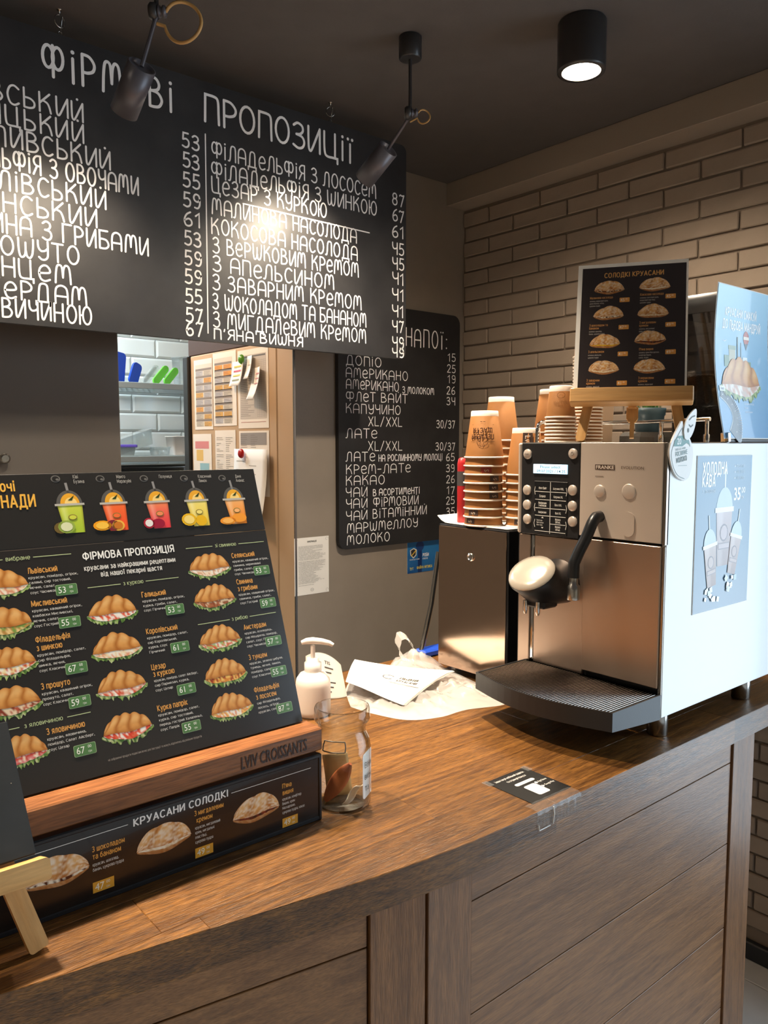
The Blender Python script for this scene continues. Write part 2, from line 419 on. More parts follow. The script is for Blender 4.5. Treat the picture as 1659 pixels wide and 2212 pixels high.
# upright Cyrillic for the printed sheets, drawn from strokes
_C = lambda x0, x1, y0, y1: ('e', (x0, x1, y0, y1))
PS = {
 'А': (.56, [('l', [(0,0),(.28,1),(.56,0)]), ('l', [(.09,.3),(.47,.3)])]),
 'Б': (.5, [('l', [(.46,1),(0,1),(0,0),(.32,0)]), ('s', [(.32,0),(.46,.08),(.5,.28),(.44,.5),(.3,.56),(0,.56)])]),
 'В': (.5, [('l', [(.28,0),(0,0),(0,1),(.26,1)]), ('s', [(.26,1),(.42,.92),(.44,.72),(.36,.58),(.24,.54),(.02,.54)]), ('s', [(.24,.54),(.44,.46),(.5,.27),(.43,.07),(.28,0)])]),
 'Г': (.42, [('l', [(0,0),(0,1),(.42,1)])]), 'Ґ': (.42, [('l', [(0,0),(0,1),(.42,1),(.42,1.16)])]),
 'Д': (.62, [('l', [(.1,0),(.17,1),(.52,1),(.52,0)]), ('l', [(0,-.2),(0,0),(.62,0),(.62,-.2)])]),
 'Е': (.44, [('l', [(.44,1),(0,1),(0,0),(.44,0)]), ('l', [(0,.52),(.4,.52)])]),
 'Є': (.52, [('s', [(.52,.84),(.36,1),(.16,.97),(.02,.75),(.0,.5),(.02,.25),(.16,.03),(.36,0),(.52,.16)]), ('l', [(0,.52),(.38,.52)])]),
 'Ж': (.8, [('l', [(.4,0),(.4,1)]), ('l', [(0,1),(.36,.52),(0,0)]), ('l', [(.8,1),(.44,.52),(.8,0)])]),
 'З': (.46, [('s', [(0,.88),(.14,1),(.34,.98),(.43,.78),(.34,.58),(.16,.54)]), ('s', [(.16,.54),(.38,.48),(.47,.27),(.38,.05),(.18,0),(0,.12)])]),
 'И': (.52, [('l', [(0,1),(0,0),(.52,1),(.52,0)])]), 'Й': (.52, [('l', [(0,1),(0,0),(.52,1),(.52,0)]), ('l', [(.13,1.24),(.26,1.14),(.39,1.24)])]),
 'І': (.06, [('l', [(.03,0),(.03,1)])]), 'Ї': (.26, [('l', [(.13,0),(.13,1)]), ('l', [(0,1.14),(0,1.26)]), ('l', [(.26,1.14),(.26,1.26)])]),
 'К': (.5, [('l', [(0,0),(0,1)]), ('l', [(.48,1),(.05,.52),(.5,0)])]),
 'Л': (.54, [('s', [(0,0),(.08,.05),(.12,.3),(.15,.98)]), ('l', [(.15,1),(.54,1),(.54,0)])]),
 'М': (.70, [('l', [(0,0),(.02,1),(.35,.12),(.68,1),(.70,0)])]), 'Н': (.52, [('l', [(0,0),(0,1)]), ('l', [(.52,0),(.52,1)]), ('l', [(0,.52),(.52,.52)])]),
 'О': (.58, [_C(0,.58,0,1)]), 'П': (.52, [('l', [(0,0),(0,1),(.52,1),(.52,0)])]),
 'Р': (.48, [('l', [(0,0),(0,1),(.24,1)]), ('s', [(.24,1),(.42,.93),(.48,.72),(.42,.5),(.24,.43),(.02,.43)])]),
 'С': (.52, [('s', [(.52,.84),(.36,1),(.16,.97),(.02,.75),(.0,.5),(.02,.25),(.16,.03),(.36,0),(.52,.16)])]),
 'Т': (.52, [('l', [(0,1),(.52,1)]), ('l', [(.26,1),(.26,0)])]), 'У': (.52, [('l', [(0,1),(.27,.36)]), ('l', [(.52,1),(.24,.1),(.14,0),(.03,0)])]),
 'Ф': (.74, [_C(0,.74,.16,.88), ('l', [(.37,-.02),(.37,1.02)])]), 'Х': (.54, [('l', [(0,0),(.54,1)]), ('l', [(0,1),(.54,0)])]),
 'Ц': (.62, [('l', [(0,1),(0,0),(.62,0),(.62,-.2)]), ('l', [(.52,1),(.52,0)])]), 'Ч': (.5, [('s', [(0,1),(.0,.7),(.06,.5),(.22,.45),(.5,.46)]), ('l', [(.5,1),(.5,0)])]),
 'Ш': (.74, [('l', [(0,1),(0,0),(.74,0),(.74,1)]), ('l', [(.37,1),(.37,0)])]), 'Щ': (.82, [('l', [(0,1),(0,0),(.82,0),(.82,-.2)]), ('l', [(.36,1),(.36,0)]), ('l', [(.72,1),(.72,0)])]),
 'Ь': (.48, [('l', [(0,1),(0,0),(.28,0)]), ('s', [(.28,0),(.43,.07),(.48,.28),(.42,.5),(.26,.56),(.02,.56)])]),
 'Ю': (.8, [('l', [(0,0),(0,1)]), ('l', [(0,.52),(.25,.52)]), _C(.25,.8,0,1)]),
 'Я': (.5, [('l', [(.5,0),(.5,1),(.26,1)]), ('s', [(.26,1),(.07,.93),(.0,.73),(.06,.53),(.26,.45),(.48,.45)]), ('l', [(.24,.45),(0,0)])]),
}
for _c in 'вгґджзийклмнопстхцчшщьюяє':
    _w, _st = PS[_c.upper()]
    PS[_c] = (_w*.8, [(k, tuple(v*(.8 if i < 2 else .74) for i, v in enumerate(p)) if k == 'e' else [(x*.8, y*.74) for x, y in p]) for k, p in _st])
PS.update({
 'а': (.42, [('s', [(.04,.6),(.12,.72),(.3,.73),(.4,.64),(.42,.45)]), ('l', [(.42,.48),(.42,0)]), ('s', [(.42,.43),(.16,.42),(.02,.32),(.0,.15),(.1,.0),(.28,.02),(.42,.16)])]),
 'б': (.46, [_C(0,.46,0,.68), ('s', [(.0,.36),(.03,.7),(.14,.9),(.42,1.0)])]), 'е': (.46, [('s', [(.02,.38),(.46,.38),(.44,.58),(.34,.72),(.16,.73),(.03,.58),(.0,.36),(.05,.12),(.2,.0),(.44,.08)])]),
 'р': (.46, [('l', [(0,.73),(0,-.28)]), _C(0,.46,0,.74)]), 'у': (.44, [('l', [(0,.73),(.22,.06)]), ('l', [(.44,.73),(.18,-.2),(.1,-.28),(0,-.28)])]),
 'ф': (.66, [_C(0,.66,0,.73), ('l', [(.33,1.0),(.33,-.28)])]), 'і': (.06, [('l', [(.03,0),(.03,.73)]), ('l', [(.03,.9),(.03,1.02)])]), 'ї': (.2, [('l', [(.1,0),(.1,.73)]), ('l', [(.01,.9),(.01,1.02)]), ('l', [(.19,.9),(.19,1.02)])]),
})
def stroke_glyphs():
    for bold in (0, 1):
        r = .085 if bold else .052
        for ch, (w, st) in PS.items():
            vs, fs = [], []
            segs = []
            for kind, p in st:                       # straight strokes one by one, so sharp corners keep their full width
                segs += [('l', [a, b]) for a, b in zip(p, p[1:])] if kind == 'l' else [(kind, p)]
            for lay, (kind, p) in enumerate(segs):
                closed = kind == 'e'
                if closed:
                    x0, x1, y0, y1 = p; hx, hy = (x1-x0)/2, (y1-y0)/2; n_ = 14
                    p = [((x0+x1)/2+hx*math.copysign(abs(math.cos(2*PI*q/n_))**.8, math.cos(2*PI*q/n_)), (y0+y1)/2+hy*math.copysign(abs(math.sin(2*PI*q/n_))**.8, math.sin(2*PI*q/n_))) for q in range(n_)]
                elif kind == 's': p = catmull(p, 2)
                P = [Vector(q) for q in p]; n = len(P); o = len(vs)
                for i in range(n):
                    a = (P[i]-P[i-1]) if (i or closed) else (P[1]-P[0]); b = (P[(i+1) % n]-P[i]) if (i < n-1 or closed) else a
                    a, b = a.normalized(), b.normalized(); t = a+b; t = t.normalized() if t.length > .2 else a
                    nn = Vector((-t.y, t.x)); k = min(1.5, 1/max(.4, nn.dot(Vector((-a.y, a.x))))); c = P[i].copy()
                    if not closed and kind == 'l' and i in (0, n-1): c += (a if i else -a)*r*.6
                    vs += [tuple((c+nn*r*k)*CAP)+(lay*.00002,), tuple((c-nn*r*k)*CAP)+(lay*.00002,)]
                fs += [(o+2*i, o+2*i+1, o+2*((i+1) % n)+1, o+2*((i+1) % n)) for i in range(n if closed else n-1)]
            GL[bold, ch] = ([(x+(.09+r*.5)*CAP, y, q) for x, y, q in vs], fs, (w+.18+r)*CAP)
stroke_glyphs()

class Print:
    """flat print: coloured polygons with a colour per corner, a hair above the sheet"""
    def __init__(s): s.v, s.f, s.c = [], [], []
    def poly(s, pts, c, z=1):
        o = len(s.v); cs = c if isinstance(c, list) else [c]*len(pts)
        s.v += [(p[0], p[1], z*.00012) for p in pts]; s.c += [hexc(k) if isinstance(k, str) else k for k in cs]
        s.f.append(tuple(range(o, o+len(pts))))
    def rect(s, x0, y0, x1, y1, c, z=1): s.poly([(x0, y0), (x1, y0), (x1, y1), (x0, y1)], c, z)
    def rr(s, x0, y0, x1, y1, r, c, z=1): s.poly(rrect(x0, y0, x1, y1, r, 3), c, z)
    def ell(s, x, y, rx, ry, c, z=1, n=18, a0=0, a1=360):
        s.poly([(x+rx*math.cos(rad(a0+(a1-a0)*k/n)), y+ry*math.sin(rad(a0+(a1-a0)*k/n))) for k in range(n if a1-a0 == 360 else n+1)], c, z)
    def line(s, x0, y0, x1, y1, w, c, z=1):
        d = Vector((x1-x0, y1-y0)); n = Vector((-d.y, d.x)).normalized()*w/2
        s.poly([(x0+n.x, y0+n.y), (x0-n.x, y0-n.y), (x1-n.x, y1-n.y), (x1+n.x, y1+n.y)], c, z)
    def strip(s, pts, w, c, z=1):
        for a, b in zip(pts, pts[1:]): s.line(a[0], a[1], b[0], b[1], w, c, z)
    def grid(s, fn, nu, nv, z=1):
        o = len(s.v)
        for j in range(nv+1):
            for i in range(nu+1):
                (x, y), c = fn(i/nu, j/nv); s.v.append((x, y, z*.00012)); s.c.append(c)
        s.f += [(o+j*(nu+1)+i, o+j*(nu+1)+i+1, o+(j+1)*(nu+1)+i+1, o+(j+1)*(nu+1)+i) for j in range(nv) for i in range(nu)]
    def text(s, t, x, y, cap, c, bold=0, w=None, z=2, al='l', sx=.9, rot=0):
        """cap: height of the capitals in metres; w: stretch to this width"""
        k = cap/CAP; c = hexc(c) if isinstance(c, str) else c
        adv = sum(GL[bold, ch][2] for ch in t)*k*sx
        if w: sx *= w/adv; adv = w
        x0 = x - (adv/2 if al == 'c' else adv if al == 'r' else 0); cx, cr, sr = 0.0, math.cos(rot), math.sin(rot)
        for ch in t:
            vs, fs, a = GL[bold, ch]; o = len(s.v)
            for px, py, dz in vs:
                X, Y = (cx+px*k*sx), py*k
                s.v.append((x0+X*cr-Y*sr, y+X*sr+Y*cr, z*.00012+dz)); s.c.append(c)
            s.f += [tuple(i+o for i in f) for f in fs]; cx += a*k*sx
        return adv
    def build(s, name, parent, mat='print_matte', wrap=None):
        vs = [wrap(*p) for p in s.v] if wrap else s.v
        me = bpy.data.meshes.new(name); me.from_pydata(vs, [], s.f)
        at = me.color_attributes.new('Col', 'FLOAT_COLOR', 'POINT')
        buf = []
        for c in s.c: buf += list(lin(c))+[1.0]
        at.data.foreach_set('color', buf)
        me.materials.append(MATS[mat]); me.update()
        o = bpy.data.objects.new(name, me); col.objects.link(o); o.parent = parent
        if not wrap: o.location.z = .0003
        return o

def vnoise(x, y, seed=0):
    def h(i, j):
        n = math.sin(i*127.1+j*311.7+seed*74.7)*43758.5453; return n-math.floor(n)
    i, j = math.floor(x), math.floor(y); fx, fy = x-i, y-j; fx = fx*fx*(3-2*fx); fy = fy*fy*(3-2*fy)
    return (h(i, j)*(1-fx)+h(i+1, j)*fx)*(1-fy)+(h(i, j+1)*(1-fx)+h(i+1, j+1)*fx)*fy

def croissant(P, cx, cy, w, kind='sand', seed=0, fill=None, z=1):
    """a printed croissant seen from the side; cy is its middle"""
    rn = random.Random(seed); yb = cy-w*(.06 if kind == 'sand' else .12); H = w*(.38 if kind == 'sand' else .38)
    skew = rn.uniform(-.06, .06); nr = rn.choice((3.2, 3.6, 4.1)) if kind == 'sand' else rn.choice((2.2, 2.6)); ph = rn.uniform(-.5, .5)
    prof = lambda u: max(0.0, math.sin(PI*min(1, max(0, u)))) ** .55
    sag = lambda u: -.02*w*math.sin(PI*u)-.012*w*math.sin(9*u+seed)                     # the lower edge hangs a little
    if kind == 'sand':
        greens = ['#3c5a2a', '#6f9242', '#a3ba6c', '#4f7236', '#c3cc96']
        jag = [(.45+.55*rn.random()) for _ in range(35)]
        def let(a, b):
            u = -.02+1.04*a; d = w*(.05+.19*prof(u)*jag[round(a*34)])
            return (cx+(u-.5)*w*1.0+rn.uniform(-.008, .008)*w, yb+sag(u)+.02*w-b*d), hexc(rn.choice(greens))
        P.grid(let, 34, 3, z)
        pal = fill or ['#f3e6d2', '#d96a4a', '#f7efe2', '#c9442c', '#eab9a0', '#f6dfa8']
        def fil(a, b):
            u = .02+.96*a; d = w*.15*prof(u)
            return (cx+(u-.5)*w, yb+sag(u)+.05*w-b*d-.012*w*rn.random()), hexc(rn.choice(pal))
        P.grid(fil, 26, 3, z+1)
    else:
        def bun(a, b):
            u = .02+.96*a; d = w*.12*prof(u)
            c = mixc(hexc('#c98a4c'), hexc('#8a4f22'), b*.8+.2*rn.random())
            return (cx+(u-.5)*w*.98, yb+sag(u)+.03*w-b*d), mixc(c, hexc('#f0dcc0'), .35*rn.random())
        P.grid(bun, 22, 3, z)
        f = fill or ['#5a2a18', '#3c1a10', '#efe2c8']
        def fil(a, b):
            u = .05+.9*a
            return (cx+(u-.5)*w, yb+sag(u)+.045*w-b*.06*w*prof(u)-.012*w*rn.random()), hexc(rn.choice(f))
        P.grid(fil, 22, 1, z+1)
    def dome(a, b):
        u = a; pr = prof(u); s = (u-.5)*(1+.35*b)+skew*b+.05*math.sin(5*b)
        ridge = abs(math.sin(PI*(nr*s+ph))); x = cx+(u-.5)*w*(1-.04*b)+skew*w*b*pr*.6
        y = yb+sag(u)+.03*w+b*H*pr*((.88+.12*ridge) if kind == 'sand' else (.95+.05*ridge))
        c = mixc(hexc('#b06a2c'), hexc('#dc9c54'), min(1, ridge*1.3))
        c = mixc(c, hexc('#f0c588'), .6*min(1, ridge)*math.exp(-((b-.68)/.22)**2))
        c = mixc(c, hexc('#9a5422'), .5*max(0, .25-b)/.25+(.25 if b > .95 else 0)+.3*max(0, abs(u-.5)-.38)/.12)
        c = mixc(c, hexc('#7c4218'), .25*max(0, vnoise(u*14, b*7, seed)-.55))
        if kind != 'sand':
            n = vnoise(u*22, b*10, seed)*.65+vnoise(u*45, b*20, seed+3)*.35; c = mixc(c, hexc('#f4ead9'), min(1, max(0, n*2.2-.65))*.8)
        return (x, y), c
    P.grid(dome, 44, 10, z+2)

def drink(P, cx, y0, y1, w, c_top, c_bot, fruit, seed, z=1):
    """printed lemonade cup with a dome lid, a slice and a straw"""
    h = y1-y0; lid = y0+h*.66; k = hexc
    P.line(cx+w*.02, lid+h*.2, cx-w*.04, y1+h*.18, w*.09, '#8d8a88', z)
    P.ell(cx, lid, w*.46, h*.34, '#5d5a55', z, 16, 0, 180)
    P.ell(cx+w*.02, lid+h*.02, w*.34, h*.25, '#e8a732', z+1, 14, 0, 180)
    P.ell(cx+w*.05, lid+h*.02, w*.22, h*.15, '#f6d27e', z+2, 12, 0, 180)
    P.poly([(cx-w*.05, lid+h*.1), (cx+w*.2, lid+h*.22), (cx+w*.1, lid+h*.1)], '#31421f', z+3)
    rn = random.Random(seed)
    def body(a, b):
        ww = w*(.34+.10*b); x = cx+(a-.5)*2*ww+w*.06*(1-b)
        c = mixc(k(c_bot), k(c_top), b**1.3); c = mixc(c, (1, 1, 1), .28*math.exp(-((a-.22)/.1)**2))
        return (x, y0+b*(lid-y0)), mixc(c, (.25, .12, .05), .25*(1 if a > .93 or a < .05 else 0))
    P.grid(body, 10, 8, z+1)
    P.rect(cx-w*.52, lid-h*.02, cx+w*.52, lid+h*.03, '#b9b4aa', z+3)
    P.ell(cx+w*.04, y0+h*.36, w*.16, h*.07, '#8f7a3a', z+3, 12); P.ell(cx+w*.04, y0+h*.36, w*.13, h*.05, c_top, z+4, 12)
    for fx, fy, rx, ry, c, c2 in fruit:
        P.ell(cx+fx*w, y0+fy*h, rx*w, ry*h, c, z+5, 14)
        if c2: P.ell(cx+fx*w, y0+fy*h, rx*w*.7, ry*h*.7, c2, z+6, 12)

# painted chalk capitals, drawn as strokes: ('s' = smooth curve, 'l' = straight, 'd' = dot)
EL = lambda x0, x1, y0, y1: ('e', (x0, x1, y0, y1))
CH = {
 'А': (.6, [('s', [(0,0),(.0,.55),(.07,.88),(.3,1),(.53,.88),(.6,.55),(.6,0)]), ('l', [(0,.4),(.6,.4)])]),
 'Б': (.55, [('l', [(.5,1),(0,1),(0,0)]), ('s', [(0,0),(.33,0),(.52,.12),(.54,.3),(.42,.48),(.2,.53),(0,.53)])]),
 'В': (.54, [('l', [(0,0),(0,1)]), ('s', [(0,1),(.28,.98),(.42,.8),(.36,.62),(.12,.54),(0,.54)]), ('s', [(0,.54),(.36,.5),(.53,.28),(.42,.06),(.2,0),(0,0)])]),
 'Г': (.5, [('l', [(0,0),(0,1),(.5,1)])]),
 'Д': (.66, [('s', [(.1,0),(.14,.6),(.2,.92),(.36,1),(.52,.92),(.56,.7)]), ('l', [(.56,.75),(.56,0)]), ('l', [(0,-.2),(0,0),(.66,0),(.66,-.2)])]),
 'Е': (.5, [('s', [(.03,.42),(.3,.44),(.5,.5),(.49,.68),(.36,.84),(.2,.84),(.05,.68),(0,.4),(.08,.1),(.27,0),(.5,.1)])]),
 'З': (.5, [('s', [(.02,.88),(.2,1),(.4,.92),(.44,.73),(.32,.58),(.14,.54)]), ('s', [(.14,.54),(.4,.48),(.5,.28),(.42,.07),(.22,0),(0,.1)])]),
 'И': (.54, [('s', [(0,1),(.0,.5),(.02,.12),(.1,.02),(.2,.18),(.38,.62),(.52,.95)]), ('l', [(.54,1),(.54,0)])]),
 'Й': (.54, [('s', [(0,1),(.0,.5),(.02,.12),(.1,.02),(.2,.18),(.38,.62),(.52,.95)]), ('l', [(.54,1),(.54,0)]), ('d', [(.28,1.16)])]),
 'І': (.1, [('l', [(.05,.78),(.05,0)]), ('d', [(.05,.98)])]),
 'Ї': (.26, [('l', [(.13,.78),(.13,0)]), ('d', [(.02,.98)]), ('d', [(.24,.98)])]),
 'К': (.52, [('l', [(0,0),(0,1)]), ('l', [(.48,1),(.02,.46)]), ('s', [(.16,.6),(.36,.5),(.46,.28),(.52,0)])]),
 'Л': (.56, [('s', [(-.04,.02),(.06,.04),(.12,.3),(.15,.72),(.22,.95),(.36,1),(.5,.93),(.54,.7)]), ('l', [(.54,.75),(.54,0)])]),
 'М': (.74, [('s', [(0,0),(.03,.55),(.09,.92),(.2,1),(.31,.9),(.35,.5),(.36,.32)]), ('s', [(.36,.35),(.4,.8),(.5,1),(.64,.93),(.7,.6),(.73,0)])]),
 'Н': (.52, [('l', [(0,0),(0,1)]), ('l', [(.52,0),(.52,1)]), ('l', [(0,.5),(.52,.5)])]),
 'О': (.58, [EL(0,.58,0,1)]), '0': (.48, [EL(0,.48,0,1)]),
 'П': (.54, [('l', [(0,0),(.02,1),(.3,1)]), ('s', [(.3,1),(.46,.96),(.52,.8),(.53,.4),(.54,0)])]),
 'Р': (.48, [('l', [(0,0),(0,1)]), ('s', [(0,1),(.28,.97),(.47,.76),(.42,.54),(.2,.44),(0,.44)])]),
 'С': (.5, [('s', [(.5,.86),(.3,1),(.1,.88),(0,.5),(.1,.1),(.3,0),(.5,.13)])]),
 'Т': (.56, [('l', [(0,1),(.56,1)]), ('l', [(.28,1),(.28,0)])]),
 'У': (.5, [('s', [(0,1),(.02,.65),(.16,.46),(.36,.5),(.48,.62)]), ('s', [(.5,1),(.5,.5),(.48,.18),(.36,.02),(.18,0),(.04,.12)])]),
 'Ф': (.76, [EL(0,.4,.26,.96), EL(.36,.76,.26,.96), ('l', [(.38,.98),(.38,0)])]),
 'Ц': (.66, [('s', [(0,1),(.0,.45),(.04,.1),(.16,.0),(.36,.0)]), ('l', [(.36,0),(.64,0),(.64,-.2)]), ('l', [(.52,1),(.52,0)])]),
 'Ч': (.5, [('s', [(0,1),(.02,.66),(.15,.48),(.36,.5),(.5,.6)]), ('l', [(.5,1),(.5,0)])]),
 'Ш': (.74, [('s', [(0,1),(.02,.35),(.1,.03),(.24,.03),(.34,.25),(.36,.8)]), ('s', [(.36,.4),(.42,.08),(.56,0),(.68,.2),(.73,.6),(.74,1)])]),
 'Ь': (.48, [('l', [(0,1),(0,0)]), ('s', [(0,.52),(.28,.5),(.46,.33),(.44,.1),(.25,0),(0,0)])]),
 'Ю': (.74, [('l', [(0,0),(0,1)]), ('l', [(0,.5),(.2,.5)]), EL(.2,.74,0,1)]),
 'Я': (.5, [('s', [(.5,1),(.22,.97),(.04,.78),(.1,.55),(.3,.46),(.5,.46)]), ('l', [(.5,1),(.5,0)]), ('l', [(.26,.47),(0,0)])]),
 'X': (.5, [('l', [(0,0),(.5,1)]), ('l', [(0,1),(.5,0)])]), 'L': (.42, [('l', [(0,1),(0,0),(.42,0)])]), '/': (.4, [('l', [(0,-.05),(.4,1.05)])]),
 '1': (.3, [('l', [(0,.78),(.22,1),(.22,0)])]), '2': (.46, [('s', [(0,.8),(.1,.97),(.28,1),(.43,.84),(.38,.58),(.2,.3),(0,0)]), ('l', [(0,0),(.46,0)])]),
 '5': (.47, [('l', [(.43,1),(.07,1),(.04,.54)]), ('s', [(.04,.54),(.28,.6),(.46,.44),(.44,.14),(.24,0),(0,.08)])]),
 '6': (.46, [('s', [(.38,1),(.14,.8),(0,.4),(.08,.06),(.28,0),(.45,.15),(.43,.4),(.26,.52),(.04,.38)])]),
 '7': (.46, [('s', [(0,.9),(.1,1),(.25,.94),(.46,1)]), ('l', [(.46,1),(.16,0)])]),
 '8': (.46, [EL(.03,.43,.53,1), EL(0,.46,0,.55)]),
 '9': (.46, [('s', [(.45,.66),(.3,.48),(.08,.56),(.02,.8),(.16,1),(.38,.94),(.45,.66),(.44,.25),(.3,.02),(.08,.04)])]),
 "'": (.1, [('l', [(.06,1),(.02,.8)])]), ':': (.1, [('d', [(.05,.1)]), ('d', [(.05,.62)])]), '-': (.34, [('l', [(0,.45),(.34,.45)])]),
}
CH['3'] = CH['З']; CH['4'] = CH['Ч']
def ribbon(mb, pts, r, closed=False):
    """flat painted stroke with round ends, front face up"""
    P = [Vector(p) for p in pts]; n = len(P); L, Rr = [], []
    for i in range(n):
        a = P[i]-P[i-1] if (i or closed) else None; b = P[(i+1) % n]-P[i] if (i < n-1 or closed) else None
        a = a if a is not None else b; b = b if b is not None else a
        if a.length < 1e-9: a = b
        if b.length < 1e-9: b = a
        a, b = a.normalized(), b.normalized(); t = (a+b)
        t = t.normalized() if t.length > 1e-6 else a
        nn = Vector((-t.y, t.x)); k = min(1.6, 1/max(.3, nn.dot(Vector((-a.y, a.x)))))
        L.append(P[i]+nn*r*k); Rr.append(P[i]-nn*r*k)
    vs = [(p.x, p.y, 0) for q in zip(L, Rr) for p in q]; m = n if closed else n-1
    mb.add(vs, [(2*i, 2*i+1, 2*((i+1) % n)+1, 2*((i+1) % n)) for i in range(m)])
    if not closed:
        for e, d in ((P[0], P[0]-P[1]), (P[-1], P[-1]-P[-2])):
            a0 = math.atan2(d.y, d.x)
            mb.add([(e.x+r*math.cos(a0+PI*(k/5-.5)), e.y+r*math.sin(a0+PI*(k/5-.5)), 0) for k in range(6)], [tuple(range(6))])
def chalk(parent, text, x0, x1, y, cap, sub=None, r=None, tracking=.24, seed=0):
    """one line of hand lettering between x0 and x1 (or its last `sub` letters between them)"""
    pos, cx = [], 0.0
    for ch in text:
        pos.append(cx)
        cx += .42 if ch == ' ' else CH[ch][0]+tracking
    end = cx-tracking
    st = pos[len(text)-sub] if sub else 0.0
    k = (x1-x0)/(end-st); rn = random.Random(seed or sum(map(ord, text))); mb = MB(); r = r or cap*.052; out = []
    lay = 0
    for ch, px in zip(text, pos):
        if ch == ' ':
            out.append(obj('lettering', mb, 'chalk_white', parent, local=True)); mb = MB(); continue
        jx, jy = rn.uniform(-.02, .02), rn.uniform(-.025, .025)
        T = lambda p: (x0+(p[0]+px-st+jx)*k, y+(p[1]+jy)*cap)
        for kind, pts in CH[ch][1]:
            first = len(mb.v); lay += 1
            if kind == 'd': mb.add([(T(pts[0])[0]+1.35*r*math.cos(PI*q/4), T(pts[0])[1]+1.35*r*math.sin(PI*q/4), 0) for q in range(8)], [tuple(range(8))])
            elif kind == 'e':
                a, b, c, d = pts
                ribbon(mb, [T(((a+b)/2+(b-a)/2*math.cos(2*PI*q/20), (c+d)/2+(d-c)/2*math.sin(2*PI*q/20))) for q in range(20)], r, True)
            elif kind == 's': ribbon(mb, [T(p) for p in catmull(pts)], r)
            else: ribbon(mb, [T(p) for p in pts], r)
            for q in range(first, len(mb.v)): mb.v[q] = Vector((mb.v[q].x, mb.v[q].y, .0005+.00012*(lay % 4)))
    out.append(obj('lettering', mb, 'chalk_white', parent, local=True))
    return out
# ---------------------------------------------------------------- the room
XW, YB, HC = 2.344, 2.298, 2.605
XL, YF = -1.9, -2.3
T = Matrix.Translation
fl = struct('floor', MB().box((XL-.1, YF-.1, -.06), (XW+.2, 4.3, -.008)), 'grout')
for i in range(7):
    for j in range(8):
        x1 = 2.237+.6-.6*i; y0 = YF+.6*j
        a, b = max(x1-.596, XL), min(x1, XW)
        if b-a > .03: obj('tile', MB().box((a, y0+.002, -.02), (b, min(y0+.598, YB), 0), .002), 'floor_tile', fl)
struct('ceiling', MB().box((XL-.1, YF-.1, HC), (XW+.2, YB+.1, HC+.1)), 'ceiling_paint')
struct('wall_left', MB().box((XL-.1, YF-.1, 0), (XL, YB, HC)), 'room_wall')
wb = struct('wall_back', MB().box((1.524, YB, 0), (XW+.2, YB+.102, HC)).box((XL, YB, 2.12), (1.524, YB+.102, HC)).box((XL, YB, 0), (.86, YB+.102, 2.12)), 'beige_plaster')
obj('door_jamb', MB().box((1.5215, YB+.002, 0), (1.5238, YB+.102, 2.12)), 'jamb_paint', wb)
obj('corner_bead', MB().box((1.5200, YB-.002, 0), (1.5290, YB+.004, 2.12), .001), 'steel_plain', wb)
# brick wall: backing, then every brick that shows, proud of the joints
wr = struct('wall_right', MB().box((XW+.012, .42, 0), (XW+.2, YB, HC)).box((XW+.012, -1.9, 0), (XW+.2, .42, .25)).box((XW+.012, -1.9, 2.45), (XW+.2, .42, HC)).box((XW+.012, YF, 0), (XW+.2, -1.9, HC)), 'mortar')
rnb = random.Random(3)
def brick_mesh(L):
    mb = MB().box((-.009, -L/2, -.0262), (0.0, L/2, .0262), .003)
    mb.v = [Vector((p.x-(rnb.uniform(0, .0016) if p.x < -.004 else 0), p.y+rnb.uniform(-.0015, .0015), p.z+rnb.uniform(-.0015, .0015))) for p in mb.v]
    return mb
PB, PC = .2505, .0588
protos, hidden = {}, MB()
nrow = int((2.51)/PC)
for r in range(nrow):
    zc = 2.508-PC*(r+.5)
    if zc < .075: break
    off = 2.159 if r % 2 == 0 else 2.036
    y = off+PB*2
    while y > .43:
        a, b = max(y-PB+.0062, .43), min(y, YB-.002)
        y -= PB
        L = b-a
        if L < .02: continue
        seen = zc > 1.36 or (zc < 1.12 and b < 1.32)
        jit = rnb.uniform(-.0012, .0012)
        if not seen:
            hidden.box((XW+.003, a, zc-.0262), (XW+.013, b, zc+.0262), .003); continue
        key = (round(L, 3), rnb.randrange(5) if abs(L-(PB-.0062)) < .001 else 0)
        if key not in protos:
            o = obj('brick', brick_mesh(L), 'taupe_paint', wr); protos[key] = o
        else:
            o = protos[key].copy(); col.objects.link(o)
        o.location = (Vector((XW+.0078+jit, (a+b)/2, zc))-wr.location)
        o.rotation_euler = (rnb.uniform(-.004, .004), 0, rnb.uniform(-.004, .004))
hb_ = obj('brick_courses', hidden, 'taupe_paint', wr); hb_['kind'] = 'stuff'
struct('baseboard_right', MB().box((XW-.012, .42, 0), (XW+.012, YB, .056), .004), 'baseboard_dark')
struct('trim_1', MB().box((2.25, .42, 2.517), (XW+.012, YB, HC), .002), 'beam_paint')
